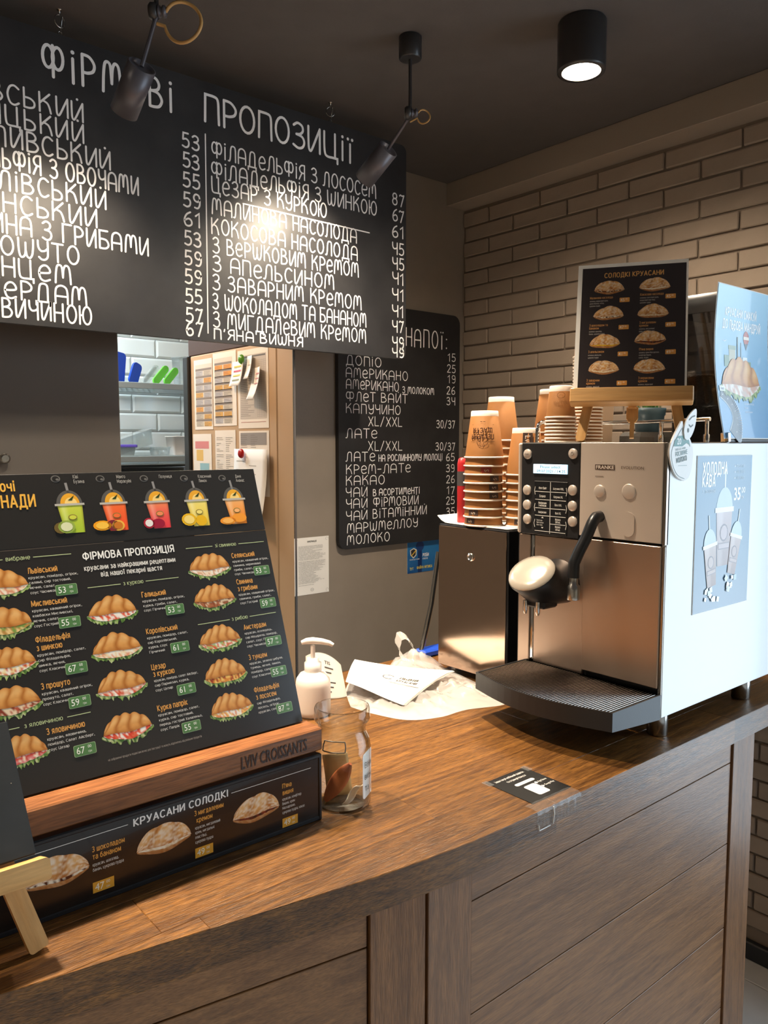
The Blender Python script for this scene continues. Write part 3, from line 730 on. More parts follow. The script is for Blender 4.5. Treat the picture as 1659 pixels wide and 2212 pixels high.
# glazed shop window on the right, nearer than the brick wall: the daylight comes from here
def window(n, x0, y0, x1, y1, z0, z1, axis):
    mb = MB(); t = .03
    def bar(a, b): mb.box(a, b, .003)
    if axis == 'y':
        w = struct('window_%d' % n, MB().box((x0-t, y0, z0), (x0+t, y1, z0+.05), .003).box((x0-t, y0, z1-.05), (x0+t, y1, z1), .003).box((x0-t, y0, z0+.05), (x0+t, y0+.05, z1-.05), .003).box((x0-t, y1-.05, z0+.05), (x0+t, y1, z1-.05), .003), 'window_frame_dark')
        obj('pane', MB().box((x0-.003, y0+.05, z0+.05), (x0+.003, y1-.05, z1-.05)), 'window_glass', w)
    else:
        w = struct('window_%d' % n, MB().box((x0, y0-t, z0), (x1, y0+t, z0+.05), .003).box((x0, y0-t, z1-.05), (x1, y0+t, z1), .003).box((x0, y0-t, z0+.05), (x0+.05, y0+t, z1-.05), .003).box((x1-.05, y0-t, z0+.05), (x1, y0+t, z1-.05), .003), 'window_frame_dark')
        obj('pane', MB().box((x0+.05, y0-.003, z0+.05), (x1-.05, y0+.003, z1-.05)), 'window_glass', w)
window(1, XW+.1, -1.9, XW+.1, .42, .25, 2.45, 'y')
struct('wall_front', MB().box((XL-.1, YF-.1, 0), (XW+.2, YF, HC)), 'room_wall')
# sliding door leaf beside the kitchen opening
dr = struct('door_1', MB().box((-.55, 2.235, .01), (.884, 2.272, 2.3), .003), 'grey_laminate')
obj('door_knob', MB().lathe([(.006, 0), (.006, .008), (.013, .013), (.014, .02), (.009, .026)], 18, T((.566, 2.236, 1.544)) @ Matrix.Rotation(rad(90), 4, 'X')), 'steel_plain', dr)
# kitchen behind the opening
struct('wall_kitchen_side', MB().box((2.6, YB+.102, 0), (2.7, 4.3, HC)).box((-.2, YB+.102, 0), (-.1, 4.3, HC)), 'off_white_wall')
struct('ceiling_kitchen', MB().box((-.2, YB+.1, HC), (2.7, 4.4, HC+.1)), 'off_white_wall')
wk = struct('wall_kitchen', MB().box((-.2, 4.162, 0), (2.7, 4.3, HC)), 'grout')
tl = MB()
def bevel_tile(x0, x1, z0, z1):
    y0, y1, b = 4.164, 4.150, .011
    return MB().add([(x0,y0,z0),(x1,y0,z0),(x1,y0,z1),(x0,y0,z1),(x0,y0-.006,z0),(x1,y0-.006,z0),(x1,y0-.006,z1),(x0,y0-.006,z1),(x0+b,y1,z0+b),(x1-b,y1,z0+b),(x1-b,y1,z1-b),(x0+b,y1,z1-b)],
        [(0,1,5,4),(1,2,6,5),(2,3,7,6),(3,0,4,7),(4,5,9,8),(5,6,10,9),(6,7,11,10),(7,4,8,11),(8,9,10,11)])
tproto = None
for r in range(-5, 6):
    z0 = 1.748+.1*r; offx = 1.714 if r % 2 == 0 else 1.855
    for k in range(-3, 3):
        x0 = offx+.283*k
        if tproto is None: tproto = obj('wall_tile', bevel_tile(0, .2805, 0, .0975), 'tile_white', wk); t_ = tproto
        else: t_ = tproto.copy(); col.objects.link(t_)
        t_.location = Vector((x0+.1402, 4.157, z0+.05))-wk.location

# ---------------------------------------------------------------- lamps
def spot_light(name, parent, loc, direction, power, size, blend, radius, color=WARM):
    l = bpy.data.lights.new(name, 'SPOT'); l.energy = power; l.color = color; l.spot_size = rad(size); l.spot_blend = blend; l.shadow_soft_size = radius
    o = bpy.data.objects.new(name, l); col.objects.link(o); o.parent = parent
    o.location = Vector(loc)-parent.location
    o.rotation_euler = Vector(direction).to_track_quat('-Z', 'Y').to_euler()
    return o
def aim(a, b):
    d = (Vector(b)-Vector(a)); return T(a) @ d.to_track_quat('Z', 'Y').to_matrix().to_4x4(), d.length
def downlight(x, y, label, power=E_DOWN, cone=105):
    t = thing('ceiling_downlight', label, 'ceiling light', (x, y, HC), group='ceiling downlights over the counter')
    obj('housing', MB().lathe([(.047, -.117), (.0575, -.117), (.0585, -.112), (.0585, -.004), (.056, 0)], 32, T((x, y, HC)), cap0=False), 'lamp_black', t)
    obj('reflector', MB().lathe([(.0555, -.1165), (.052, -.105), (.030, -.070)], 28, T((x, y, HC)), cap0=False, cap1=False), 'reflector_white', t)
    obj('lens', MB().lathe([(.001, -.106), (.02, -.1045), (.045, -.100), (.045, -.09)], 24, T((x, y, HC))), 'lens_glow', t)
    spot_light('downlight_beam', t, (x, y, HC-.109), (0, 0, -1), power, cone, 1.0, .035)
    return t
downlight(1.663, 1.231, 'lit black cylinder ceiling lamp above the coffee machine', E_DOWN*.75, 160)
downlight(.97, 1.26, 'black cylinder ceiling lamp over the middle of the counter', E_DOWN*1.1, 82)
downlight(.24, 1.27, 'black cylinder ceiling lamp over the big croissant menu', E_DOWN*1.5)
downlight(-.47, 1.27, 'black cylinder ceiling lamp over the far left counter end')
for k, (x, y) in enumerate(((-1.2, .3), (-1.1, -1.0), (.3, -1.0))):  # unseen lamps added behind the camera to lift the warm ambient light
    downlight(x, y, ['black cylinder ceiling lamp by the left wall of the guest room', 'black cylinder ceiling lamp in the far corner of the guest room', 'black cylinder ceiling lamp in the middle of the guest room'][k], E_DOWN*(.5, .15, .15)[k])
def spot_lamp(jx, jy, jz, top, bot, r, loop_r, label):
    t = thing('spot_lamp', label, 'spotlight', (jx, jy, HC), group='stem spotlights aimed at the hanging board')
    obj('ceiling_cup', MB().lathe([(.026, -.055), (.029, -.052), (.029, -.002), (.027, 0)], 28, T((jx, jy, HC))), 'lamp_black', t)
    obj('stem', MB().tube([(jx, jy, HC-.05), (jx, jy, jz)], .0045, 12), 'lamp_black', t)
    Rv = Vector((.766, -.643, 0))
    j = Vector((jx, jy, jz))
    M, _ = aim(j-Rv*.014, j+Rv*.02)
    obj('joint', MB().lathe([(.013, 0), (.0165, .004), (.0165, .012), (.013, .016)], 22, M), 'lamp_black', t)
    nut = obj('thumb_nut', MB().lathe([(.008, .016), (.011, .017), (.011, .021), (.0085, .022), (.0085, .026), (.011, .027), (.011, .031), (.006, .034)], 16, M), 'gunmetal', t)
    obj('rod', MB().tube([j+Vector((0, 0, -.006)), Vector(top)], .0042, 12), 'gunmetal', t)
    M, ln = aim(top, bot)
    head = obj('head', MB().lathe([(.004, .004), (r*.86, .004), (r*.9, -.002), (r, -.002), (r, ln), (r*.93, ln), (r*.9, ln-.02), (r*.55, ln-.035)], 36, M, cap0=True, cap1=True), 'gunmetal', t)
    obj('bulb', MB().lathe([(r*.8, ln-.016), (r*.8, ln-.006), (r*.55, ln), (.002, ln+.002)], 24, M), 'lens_glow', t)
    c = j+Rv*(.022+loop_r*.8)+Vector((0, 0, -loop_r*.55))
    lp = [c+Rv*(loop_r*math.cos(a))+Vector((0, 0, 1))*(loop_r*1.05*math.sin(a))+Vector((.643, .766, 0))*.004*math.sin(2*a) for a in [rad(150-k*320/28) for k in range(29)]]
    obj('cable', MB().tube([j+Rv*.012]+lp+[j+Vector((0, 0, -.022))], 0.0033 if loop_r > .02 else .002, 8), 'gold_cable', t)
    d = (Vector(bot)-Vector(top)).normalized()
    spot_light('spot_beam', t, Vector(bot)+d*.006, d, E_SPOT, 95, .6, .022)
    return t
spot_lamp(.696, 1.518, 2.42, Vector((.668, 1.53, 2.314)), Vector((.660, 1.604, 2.249)), .0275, .036, 'black stem spotlight at upper left with a big golden cable loop')
spot_lamp(1.389, 1.552, 2.42, Vector((1.380, 1.628, 2.350)), Vector((1.366, 1.712, 2.290)), .0275, .016, 'black stem spotlight in front of the board with a small cable ring')

# kitchen and aisle lamps (inside the back room)
kl = thing('kitchen_lamp', 'square ceiling lamp panel in the back kitchen', 'ceiling light', (1.1, 3.65, HC))
obj('panel', MB().box((.8, 3.45, HC-.03), (1.4, 3.85, HC-.001), .004), 'reflector_white', kl)
l = bpy.data.lights.new('kitchen_light', 'AREA'); l.energy = E_KITCHEN; l.size = .5; l.color = (.80, .93, 1.0)
o = bpy.data.objects.new('kitchen_light', l); col.objects.link(o); o.parent = kl; o.location = (0, 0, -.035)
al = thing('passage_lamp', 'round warm lamp inside the kitchen doorway', 'ceiling light', (.75, 2.75, HC))
obj('housing', MB().lathe([(.06, -.04), (.07, -.03), (.07, 0)], 24, T((.75, 2.75, HC))), 'reflector_white', al)
l = bpy.data.lights.new('passage_light', 'POINT'); l.energy = E_AISLE; l.color = (1, .70, .45); l.shadow_soft_size = .05
o = bpy.data.objects.new('passage_light', l); col.objects.link(o); o.parent = al; o.location = (0, 0, -.10)

# ---------------------------------------------------------------- the two chalkboards
Y_H = 1.985
hb = thing('menu_chalkboard', 'wide black chalkboard hanging from the ceiling, headed with signature croissants', 'chalkboard', (0, Y_H, 0), (rad(90), 0, 0))
obj('board', MB().prism([(-.75, 1.862)]+rrect(1.5, 1.862, 1.760, 2.545, .022, 6)[:14]+[(-.75, 2.545)], -.018, 0), 'chalkboard_gloss', hb, local=True)
HL = [('ЛЬВІВСЬКИЙ',5,.545,.715,'53'),('ГАЛИЦЬКИЙ',5,.538,.713,'53'),('МИСЛИВСЬКИЙ',7,.548,.778,'55'),('ФІЛАДЕЛЬФІЯ З ОВОЧАМИ',13,.552,.848,'59'),('КОРОЛІВСЬКИЙ',7,.554,.763,'61'),('СЕЛЯНСЬКИЙ',6,.527,.739,'53'),
      ('СВИНИНА З ГРИБАМИ',12,.531,.871,'59'),('З ПРОШУТО',5,.518,.693,'59'),('З ТУНЦЕМ',4,.518,.672,'55'),('АМСТЕРДАМ',5,.522,.709,'57'),('З ЯЛОВИЧИНОЮ',7,.515,.719,'67')]
for k, (t_, n, a, b, pr) in enumerate(HL):
    y = 2.358-.0487*k if k < 10 else 1.876
    chalk(hb, t_, a, b, y, .0425, sub=n, r=.0023)
    chalk(hb, pr, .974, 1.020, (2.361-.0502*k if k < 10 else 1.873), .036, r=.0024, seed=k+1)
HR = [('ФІЛАДЕЛЬФІЯ З ЛОСОСЕМ',1.059,1.632,2.355,'87',2.351),('ФІЛАДЕЛЬФІЯ З ШИНКОЮ',1.058,1.634,2.303,'67',2.301),('ЦЕЗАР З КУРКОЮ',1.056,1.438,2.261,'61',2.25),('МАЛИНОВА НАСОЛОДА',1.056,1.552,2.206,'45',2.197),('КОКОСОВА НАСОЛОДА',1.055,1.555,2.153,'45',2.148),
      ('З ВЕРШКОВИМ КРЕМОМ',1.057,1.56,2.103,'41',2.101),('З АПЕЛЬСИНОМ',1.056,1.465,2.053,'41',2.05),('З ЗАВАРНИМ КРЕМОМ',1.055,1.571,2.004,'41',1.996),('З ШОКОЛАДОМ ТА БАНАНОМ',1.053,1.59,1.951,'47',1.947),('З МИГДАЛЕВИМ КРЕМОМ',1.055,1.59,1.902,'49',1.895),("П'ЯНА ВИШНЯ",1.056,1.347,1.871,'49',1.8665)]
for k, (t_, a, b, y, pr, yp) in enumerate(HR):
    chalk(hb, t_, a, b, y, .041 if k < 10 else .027, r=.0021)
    chalk(hb, pr, 1.702, 1.749, yp, .036 if k < 10 else .027, r=.0022, seed=k+1)
chalk(hb, 'ФІРМОВІ', .624, .945, 2.443, .072, r=.0036, tracking=.33)
chalk(hb, 'ПРОПОЗИЦІЇ', 1.040, 1.540, 2.443, .070, r=.0036, tracking=.2)
for pts, r in (([(1.040, 2.409), (1.037, 1.884)], .0018), ([(1.152, 2.2495), (1.605, 2.2455)], .0018)):
    mb = MB(); ribbon(mb, pts, r); mb.v = [Vector((p.x, p.y, .0006)) for p in mb.v]; obj('painted_rule', mb, 'chalk_white', hb, local=True)
def eye_hook(x, y, label, ang):
    t = thing('eye_hook', label, 'hook', (x, y, HC), group='hooks carrying the hanging chalkboard')
    obj('screw', MB().lathe([(.002, -.012), (.002, -.002), (.006, -.001), (.006, 0)], 12, T((x, y, HC))), 'steel_plain', t)
    c = Vector((x, y, HC-.026)); d = Vector((math.cos(ang), math.sin(ang), 0))
    obj('ring', MB().tube([c+d*(.013*math.cos(a))+Vector((0, 0, .014*math.sin(a))) for a in [rad(95+k*330/24) for k in range(25)]]+[c+Vector((0, 0, -.028))], .0016, 8), 'steel_plain', t)
    obj('link', MB().tube([c+Vector((0, 0, -.028))+Vector((.006*math.cos(a), 0, .009*math.sin(a)-.004)) for a in [2*PI*k/14 for k in range(14)]], .0012, 6, closed=True), 'steel_plain', t)
eye_hook(.67, Y_H+.008, 'small steel ring hook above the left part of the hanging board', .2)
eye_hook(1.462, Y_H+.008, 'small steel ring hook above the right part of the hanging board', -.5)

Y_D = YB-.02
dbd = thing('drinks_chalkboard', 'tall black chalkboard of drinks with rounded corners on the back wall', 'chalkboard', (0, Y_D, 0), (rad(90), 0, 0))
obj('board', MB().prism(rrect(1.699, 1.196, 2.312, 2.093, .035, 6), -.0195, 0), 'chalkboard_matte', dbd, local=True)
DL = [('ДОПІО',1.735,1.897,1.866),('АМЕРИКАНО',1.734,2.028,1.822),('АМЕРИКАНО',1.734,1.984,1.78),('З МОЛОКОМ',2.003,2.168,1.775),('ФЛЕТ ВАЙТ',1.734,2.029,1.737),('КАПУЧИНО',1.734,1.993,1.693),('XL/XXL',1.837,2.001,1.648),('30/37',2.184,2.286,1.645),('ЛАТЕ',1.733,1.876,1.603),
      ('XL/XXL',1.836,2.001,1.557),('30/37',2.18,2.287,1.556),('ЛАТЕ',1.733,1.865,1.518),('НА РОСЛИННОМУ МОЛОЦІ',1.885,2.216,1.517),('65',2.24,2.285,1.513),('КРЕМ-ЛАТЕ',1.733,2.044,1.472),('39',2.24,2.285,1.468),('КАКАО',1.732,1.913,1.431),('26',2.241,2.286,1.423),('ЧАЙ',1.732,1.829,1.388),
      ('В АСОРТИМЕНТІ',1.858,2.093,1.388),('17',2.244,2.286,1.378),('ЧАЙ',1.732,1.829,1.346),('ФІРМОВИЙ',1.86,2.086,1.346),('25',2.241,2.287,1.337),('ЧАЙ',1.732,1.829,1.302),('ВІТАМІННИЙ',1.858,2.131,1.304),('35',2.242,2.287,1.292),('МАРШМЕЛЛОУ',1.736,2.082,1.257),('МОЛОКО',1.736,1.938,1.213),
      ('15',2.246,2.286,1.911),('25',2.242,2.286,1.867),('19',2.245,2.286,1.825),('26',2.24,2.284,1.78),('34',2.24,2.285,1.737)]
for k, (t_, a, b, y) in enumerate(DL):
    sm = t_ in ('З МОЛОКОМ', 'НА РОСЛИННОМУ МОЛОЦІ', 'В АСОРТИМЕНТІ')
    chalk(dbd, t_, a, b, y, .024 if sm else .030 if t_[0] in '1236' else .0335, r=.0016, seed=k+3)
chalk(dbd, 'НАПОЇ:', 2.021, 2.238, 1.955, .066, r=.0024, tracking=.3)
# ---------------------------------------------------------------- counter
ZC = 1.05
def clip(poly, planes):
    for (px, py), (nx, ny) in planes:
        out = []
        for i in range(len(poly)):
            a, b = poly[i], poly[(i+1) % len(poly)]
            da, db = (a[0]-px)*nx+(a[1]-py)*ny, (b[0]-px)*nx+(b[1]-py)*ny
            if da >= 0: out.append(a)
            if (da >= 0) != (db >= 0):
                t = da/(da-db); out.append((a[0]+(b[0]-a[0])*t, a[1]+(b[1]-a[1])*t))
        poly = out
        if len(poly) < 3: return []
    return poly
BEND = (.695, .699)
BD = Vector((-.9842, .1771))            # direction of the left-hand front edge
edge_planes = [(BEND, (0, 1)), (BEND, (.1771, .9842)), ((2.33, 0), (-1, 0)), ((-.7, 0), (1, 0)), ((0, 1.447), (0, -1))]
for k in range(1, 6):                   # the front edge bends in a soft curve
    th = math.atan2(.1771, .9842)*k/6; n_ = (math.sin(th), math.cos(th)); R_ = 1.7; tl_ = R_*math.tan(math.atan2(.1771, .9842)/2)
    edge_planes.append(((BEND[0]+tl_-R_*n_[0], BEND[1]+R_-R_*n_[1]), n_))
wt = thing('worktop', 'warm brown butcher block worktop running the length of the counter', 'worktop', (.6, 1.1, ZC-.047))
rn = random.Random(11)
y, row = .699, 0
while y < 1.447:
    w = .083; x = -.7-rn.uniform(0, .4)
    while x < 2.33:
        L = rn.uniform(.38, .72)
        poly = clip([(x, y), (x+L, y), (x+L, y+w), (x, y+w)], edge_planes)
        x += L
        if len(poly) < 3: continue
        cxm = sum(p[0] for p in poly)/len(poly); cym = sum(p[1] for p in poly)/len(poly)
        n = len(poly); ins = []
        for p in poly:
            d = Vector((cxm-p[0], cym-p[1])); ins.append((p[0]+math.copysign(.0007, d.x), p[1]+math.copysign(.0007, d.y)))
        mb = MB()
        vs = [(p[0], p[1], ZC-.047) for p in poly]+[(p[0], p[1], ZC-.0007) for p in poly]+[(p[0], p[1], ZC) for p in ins]
        mb.add(vs, [tuple(range(n))[::-1], tuple(range(2*n, 3*n))]+[(i, (i+1) % n, n+(i+1) % n, n+i) for i in range(n)]+[(n+i, n+(i+1) % n, 2*n+(i+1) % n, 2*n+i) for i in range(n)])
        obj('stave', mb, 'oak_counter', wt)
    y += w; row += 1

cb = thing('counter_base', 'brown wooden counter front of wide boards between upright posts', 'counter', (.9, 1.0, 0))
YP, ZT = .714, ZC-.048
levels = [(.9535, ZT), (.7868, .9515), (.6098, .7848), (.4388, .6078), (.261, .4368), (.085, .259)]
obj('carcass', MB().box((.70, YP+.012, .09), (1.585, 1.40, ZT)), 'black_satin', cb)
for z0, z1 in levels: obj('front_board', MB().box((.7585, YP+.002, z0), (1.497, YP+.02, z1), .0006), 'front_oak', cb)
obj('post', MB().box((1.5005, YP-.002, 0), (1.589, YP+.02, ZT), .001), 'front_oak_upright', cb)
obj('post', MB().box((.6735, YP-.002, 0), (.7555, YP+.02, ZT), .001), 'front_oak_upright', cb)
obj('end_panel', MB().box((1.589, YP+.02, 0), (1.571, 1.40, ZT), .002), 'front_oak_upright', cb)
obj('plinth', MB().box((.76, YP+.012, 0), (1.499, YP+.03, .083)), 'black_satin', cb)
org = Vector((.6720, YP, 0))
ML = Matrix(((-BD.x, -BD.y*-1*-1, 0, org.x), (-BD.y, -BD.x*-1*-1, 0, org.y), (0, 0, 1, 0), (0, 0, 0, 1)))
ang = math.atan2(-BD.y, -BD.x)
ML = T(org) @ Matrix.Rotation(ang, 4, 'Z')    # local +x runs right along the bent front, so the left parts have negative x
obj('post', MB().box((-.085, -.002, 0), (-.003, .02, ZT), .001, ML), 'front_oak_upright', cb)
for z0, z1 in levels: obj('front_board', MB().box((-.90, .002, z0), (-.088, .02, z1), .0006, ML), 'front_oak', cb)
obj('post', MB().box((-.985, -.002, 0), (-.903, .02, ZT), .003, ML), 'front_oak_upright', cb)
obj('carcass', MB().box((-.98, .021, .02), (-.01, .50, ZT), M=ML), 'black_satin', cb)

# taped card on the front edge of the worktop
card = thing('taped_card', 'small black payment card taped to the front edge of the worktop', 'card', (.892, .7195, ZC+.0003))
obj('card', MB().box((0, 0, 0), (.0925, .0955, .0005)), 'card_black', card, local=True)
W = '#e9e6e0'
cp = Print()
cp.rr(.027, .053, .071, .0605, .0036, W); cp.rr(.032, .012, .058, .046, .004, W)
cp.text('Завантажуй мобільний додаток', .010, .082, .0050, W, w=.068); cp.text('та отримуй бонуси', .026, .071, .0050, W, w=.044)
cp.text('App Store', .066, .0425, .0046, W, w=.020); cp.text('Google Play', .066, .0285, .0046, W, w=.022); cp.ell(.062, .0445, .0026, .0030, W); cp.poly([(.0595, .0265), (.0645, .0300), (.0595, .0335)], W)
cp.text('Lviv Croissants', .031, .0552, .0032, '#6b5a4a', w=.032)
po = cp.build('print', card); po.location.z = .0007
tp = obj('tape', MB().grid(lambda a, b: (.876+.104*a, .7215-(.0235*min(1, b*2.2) if b < .45 else .0235+.0006*math.sin(a*40)), ZC+.0014-(0 if b < .45 else (b-.45)/.55*.028)+.0004*math.sin(a*31+b*9)), 24, 10), 'adhesive_tape', card)
obj('tape_crease', MB().tube([(.912, .6970, ZC-.001), (.914, .6968, ZC-.012), (.911, .6968, ZC-.027)], .0008, 6).tube([(.879, .6972, ZC-.020), (.880, .6970, ZC-.028), (.905, .6970, ZC-.0275)], .0007, 6), 'paper_white', card)
for xa, xb in ((.886, .897), (.978, .990)):
    obj('tape', MB().box((xa, .800, ZC+.0010), (xb, .818, ZC+.0013)), 'adhesive_tape', card)

# ---------------------------------------------------------------- croissant menu stand
ms = thing('menu_stand', 'brown wooden ledge stand holding up the big croissant menu', 'menu stand', (.41, .93, ZC))
led = obj('ledge', MB().box((.19, .889, 1.1485), (.632, .930, 1.181), .002), 'ledge_wood', ms)
LT = rad(19.52)
MB_ = Euler((rad(90)-LT, 0, 0)).to_matrix().to_4x4()
MP = T((.20, .924, 1.183)) @ MB_
obj('back_board', MB().box((-.004, -.01, -.016), (.426, .27, -.006), .001, MP), 'ledge_wood', ms)
obj('prop_leg', MB().box((.38, .96, ZC), (.42, .975, 1.15), .002).box((.38, .93, 1.14), (.42, 1.02, 1.148)), 'ledge_wood', ms)
for x in (.21, .595): obj('foot', MB().box((x, .925, ZC), (x+.018, 1.06, ZC+.018), .002).box((x, .925, ZC), (x+.018, .943, 1.149), .002), 'ledge_wood', ms)
lp = Print(); lp.text('LVIV CROISSANTS', .30, .006, .016, '#2c1a10', 1, w=.105)
lpo = lp.build('branding', ms); lpo.rotation_euler = (rad(90), 0, 0); lpo.location = (.20-.41, .8885-.93, 1.1495-ZC)

mm = thing('croissant_menu', 'large black menu board of filled croissants on the wooden ledge', 'menu', (.20, .924, 1.183), (rad(90)-LT, 0, 0))
obj('board', MB().box((0, 0, -.004), (.422, .2865, 0), .0005), 'black_satin', mm, local=True)
P = Print(); P.rect(.0005, .0005, .4215, .286, '#2b2826', 0)
GO, WH, GN = '#e0a154', '#e6e2da', '#c9d6a0'
crs = [(.046,.245),(.044,.198),(.043,.151),(.042,.105),(.042,.048),(.174,.196),(.172,.148),(.171,.100),(.170,.047),(.320,.239),(.319,.194),(.316,.136),(.315,.089),(.315,.042)]
pals = [['#f3e6d2','#e7c9a0','#d98a6a'],['#b98a4a','#e9c98a','#7d9a4a'],['#f0d9a0','#d05a3a','#f6efe2'],['#8a3d2a','#b9563c','#e8cfae'],['#c9382a','#e08a86','#f4e2c9'],['#e05a3a','#f3ead9','#f7efe2'],['#f3ead9','#f0d9b0','#e7a07a'],['#d9573a','#f6efe2','#eab9a0'],['#d9402c','#f6efe2','#e36a4a'],
        ['#f3dcc0','#f6efe2','#d9a07a'],['#8a4a2c','#e2c9a6','#b06a44'],['#f3e6d2','#d95a3a','#a9bd72'],['#a03c24','#d98a3a','#f2c46a'],['#f2c46a','#e08a5a','#f6efe2']]
for k, (a, b) in enumerate(crs): croissant(P, a, b, .064, 'sand', k+1, pals[k])
NM = [("Львівський",.078,.256),("Мисливський",.077,.215),("Філадельфія",.076,.171),("з шинкою",.076,.161),("З прошуто",.075,.115),("З яловичиною",.074,.062),("Галицький",.215,.209),("Королівський",.213,.160),("Цезар",.212,.113),("з куркою",.213,.104),("Курка папрік",.211,.060),
      ("Селянський",.357,.249),("Свинина",.357,.210),("з грибами",.357,.200),("Амстердам",.355,.144),("З тунцем",.354,.101),("Філадельфія",.353,.055),("з лососем",.354,.045)]
for t_, a, b in NM: P.text(t_, a, b, .0066, GO, 1, sx=.84)
DS = [(.078,.249,["круасан, помідор, огірок,","салямі, сир тостовий,","яєчня, салат,","соус Часниковий"]),(.077,.208,["круасан, квашений огірок,","ковбаски Мисливські,","яєчня, салат,","соус Гострий"]),(.076,.154,["круасан, помідор, салат,","сир Філадельфія,","шинка, яєчня,","соус Класичний"]),(.075,.108,["круасан, квашений огірок,","прошуто, салат,","соус Класичний"]),(.074,.055,["круасан, яловичина,","помідор, Салат Айсберг,","соус Цезар"]),
      (.215,.202,["круасан, помідор, огірок,","курка, гриби, салат,","соус Гірчичний"]),(.213,.153,["круасан, помідор, салат,","сир Королівський,","курка, соус","Гірчичний"]),(.213,.097,["круасан, помідор, салат Айсберг,","сир Пармезан, курка,","соус Цезар"]),(.211,.053,["круасан, помідор, салат,","курка, сир тостовий,","перець гострий Халапеньо,","соус Папрік"]),
      (.357,.242,["круасан, квашений огірок,","свинина, мариновані","гриби, салат,","соус Часниковий"]),(.357,.193,["круасан, квашений огірок,","свинина, гриби, салат,","соус Гострий"]),(.355,.137,["круасан, оселедець,","сир Моцарела, помідор,","салат, соус Песто,","соус Часниковий"]),(.354,.094,["круасан, зелена цибуля,","тунець, яєчня, лимон,","помідор, салат,","соус Класичний"]),(.354,.038,["сир Філадельфія,","лосось, огірок,","круасан, салат"])]
for a, b, ls in DS:
    for q, t_ in enumerate(ls): P.text(t_, a, b-.0062*q, .0030, WH, sx=.8, w=min(.062, .0024*len(t_)))
TG = [(53,.121,.231),(55,.119,.190),(67,.119,.133),(59,.117,.092),(67,.115,.035),(53,.258,.187),(61,.256,.136),(61,.255,.080),(55,.253,.031),(53,.402,.226),(59,.402,.177),(57,.399,.121),(55,.398,.077),(87,.396,.025)]
for t_, a, b in TG:
    P.rr(a-.0132, b-.0068, a+.0132, b+.0068, .0018, '#9fb98a', 3); P.rr(a-.0126, b-.0062, a+.0126, b+.0062, .0016, '#557f4c', 4)
    P.text(str(t_), a-.0105, b-.0038, .0078, '#f1f3e6', 0, z=5); P.text('00', a+.0035, b+.0012, .0034, '#f1f3e6', z=5); P.text('грн', a+.0035, b-.0040, .0026, '#f1f3e6', z=5)
P.text('ФІРМОВА ПРОПОЗИЦІЯ', .146, .2665, .0092, '#f4f2ec', 1, w=.126); P.text('круасани за найкращими рецептами', .146, .2525, .0060, WH, 1, w=.125); P.text('від нашої пекарні щастя', .166, .2430, .0060, WH, 1, w=.084)
for a, b, c, d, t_ in ((.147, .190, .224, .271, 'з куркою'), (.010, .052, .087, .133, 'вибране'), (.289, .330, .372, .415, 'зі свининою'), (.287, .336, .368, .412, 'з рибою'), (.010, .046, .100, .128, 'з яловичиною')):
    yy = {'з куркою': .230, 'вибране': .276, 'зі свининою': .269, 'з рибою': .1615, 'з яловичиною': .077}[t_]
    P.rect(a, yy-.0004, b, yy+.0004, GN, 2); P.rect(c, yy-.0004, d, yy+.0004, GN, 2); P.text(t_, (b+c)/2, yy-.002, .0050, GN, al='c', w=(c-b)*.82)
P.text('на зображенні продукти подані виключно для ілюстрації та можуть відрізнятись від реальних продуктів', .14, .0145, .0026, '#a39d94', w=.125)
P.build('print', mm, 'print_gloss')
lm = thing('lemonade_menu', 'narrow black strip menu of five lemonades above the croissant menu', 'menu', (.20, .924+.2875*math.sin(LT), 1.183+.2875*math.cos(LT)), (rad(90)-LT, 0, 0))
obj('board', MB().box((0, 0, -.003), (.422, .096, 0), .0005), 'black_satin', lm, local=True)
P = Print(); P.rect(.0005, .0005, .4215, .0955, '#2a2826', 0)
k = .2875
P.text('Освіжаючі', .078, .362-k, .0125, '#e8b04a', 1, al='r', w=.066); P.text('ЛИМОНАДИ', .100, .341-k, .0150, '#e8b04a', 1, al='r', w=.085)
cols5 = [('#c9cf4a', '#a9c23a'), ('#f2703a', '#f0552c'), ('#f08a5a', '#e8404a'), ('#f0dc7a', '#e6c84a'), ('#f2b070', '#ef8a2c')]
fr = [[(-.42, .13, .24, .13, '#6d5a30', None), (-.22, .15, .30, .15, '#93a94a', '#d9dcb0')], [(-.55, .14, .34, .12, '#f0a020', '#f7c24a'), (-.15, .13, .24, .13, '#7a2a35', None), (.04, .12, .24, .13, '#e9b24a', '#c8752a')], [(-.45, .14, .22, .13, '#b02a3c', '#e8e0dc'), (-.08, .12, .26, .12, '#9a1f38', None)], [(-.45, .18, .32, .16, '#e6b422', '#f2d67a'), (.06, .14, .24, .14, '#e6b422', None)], [(-.45, .1, .36, .1, '#ef962c', '#f7b45a'), (.08, .16, .34, .12, '#f09a34', None)]]
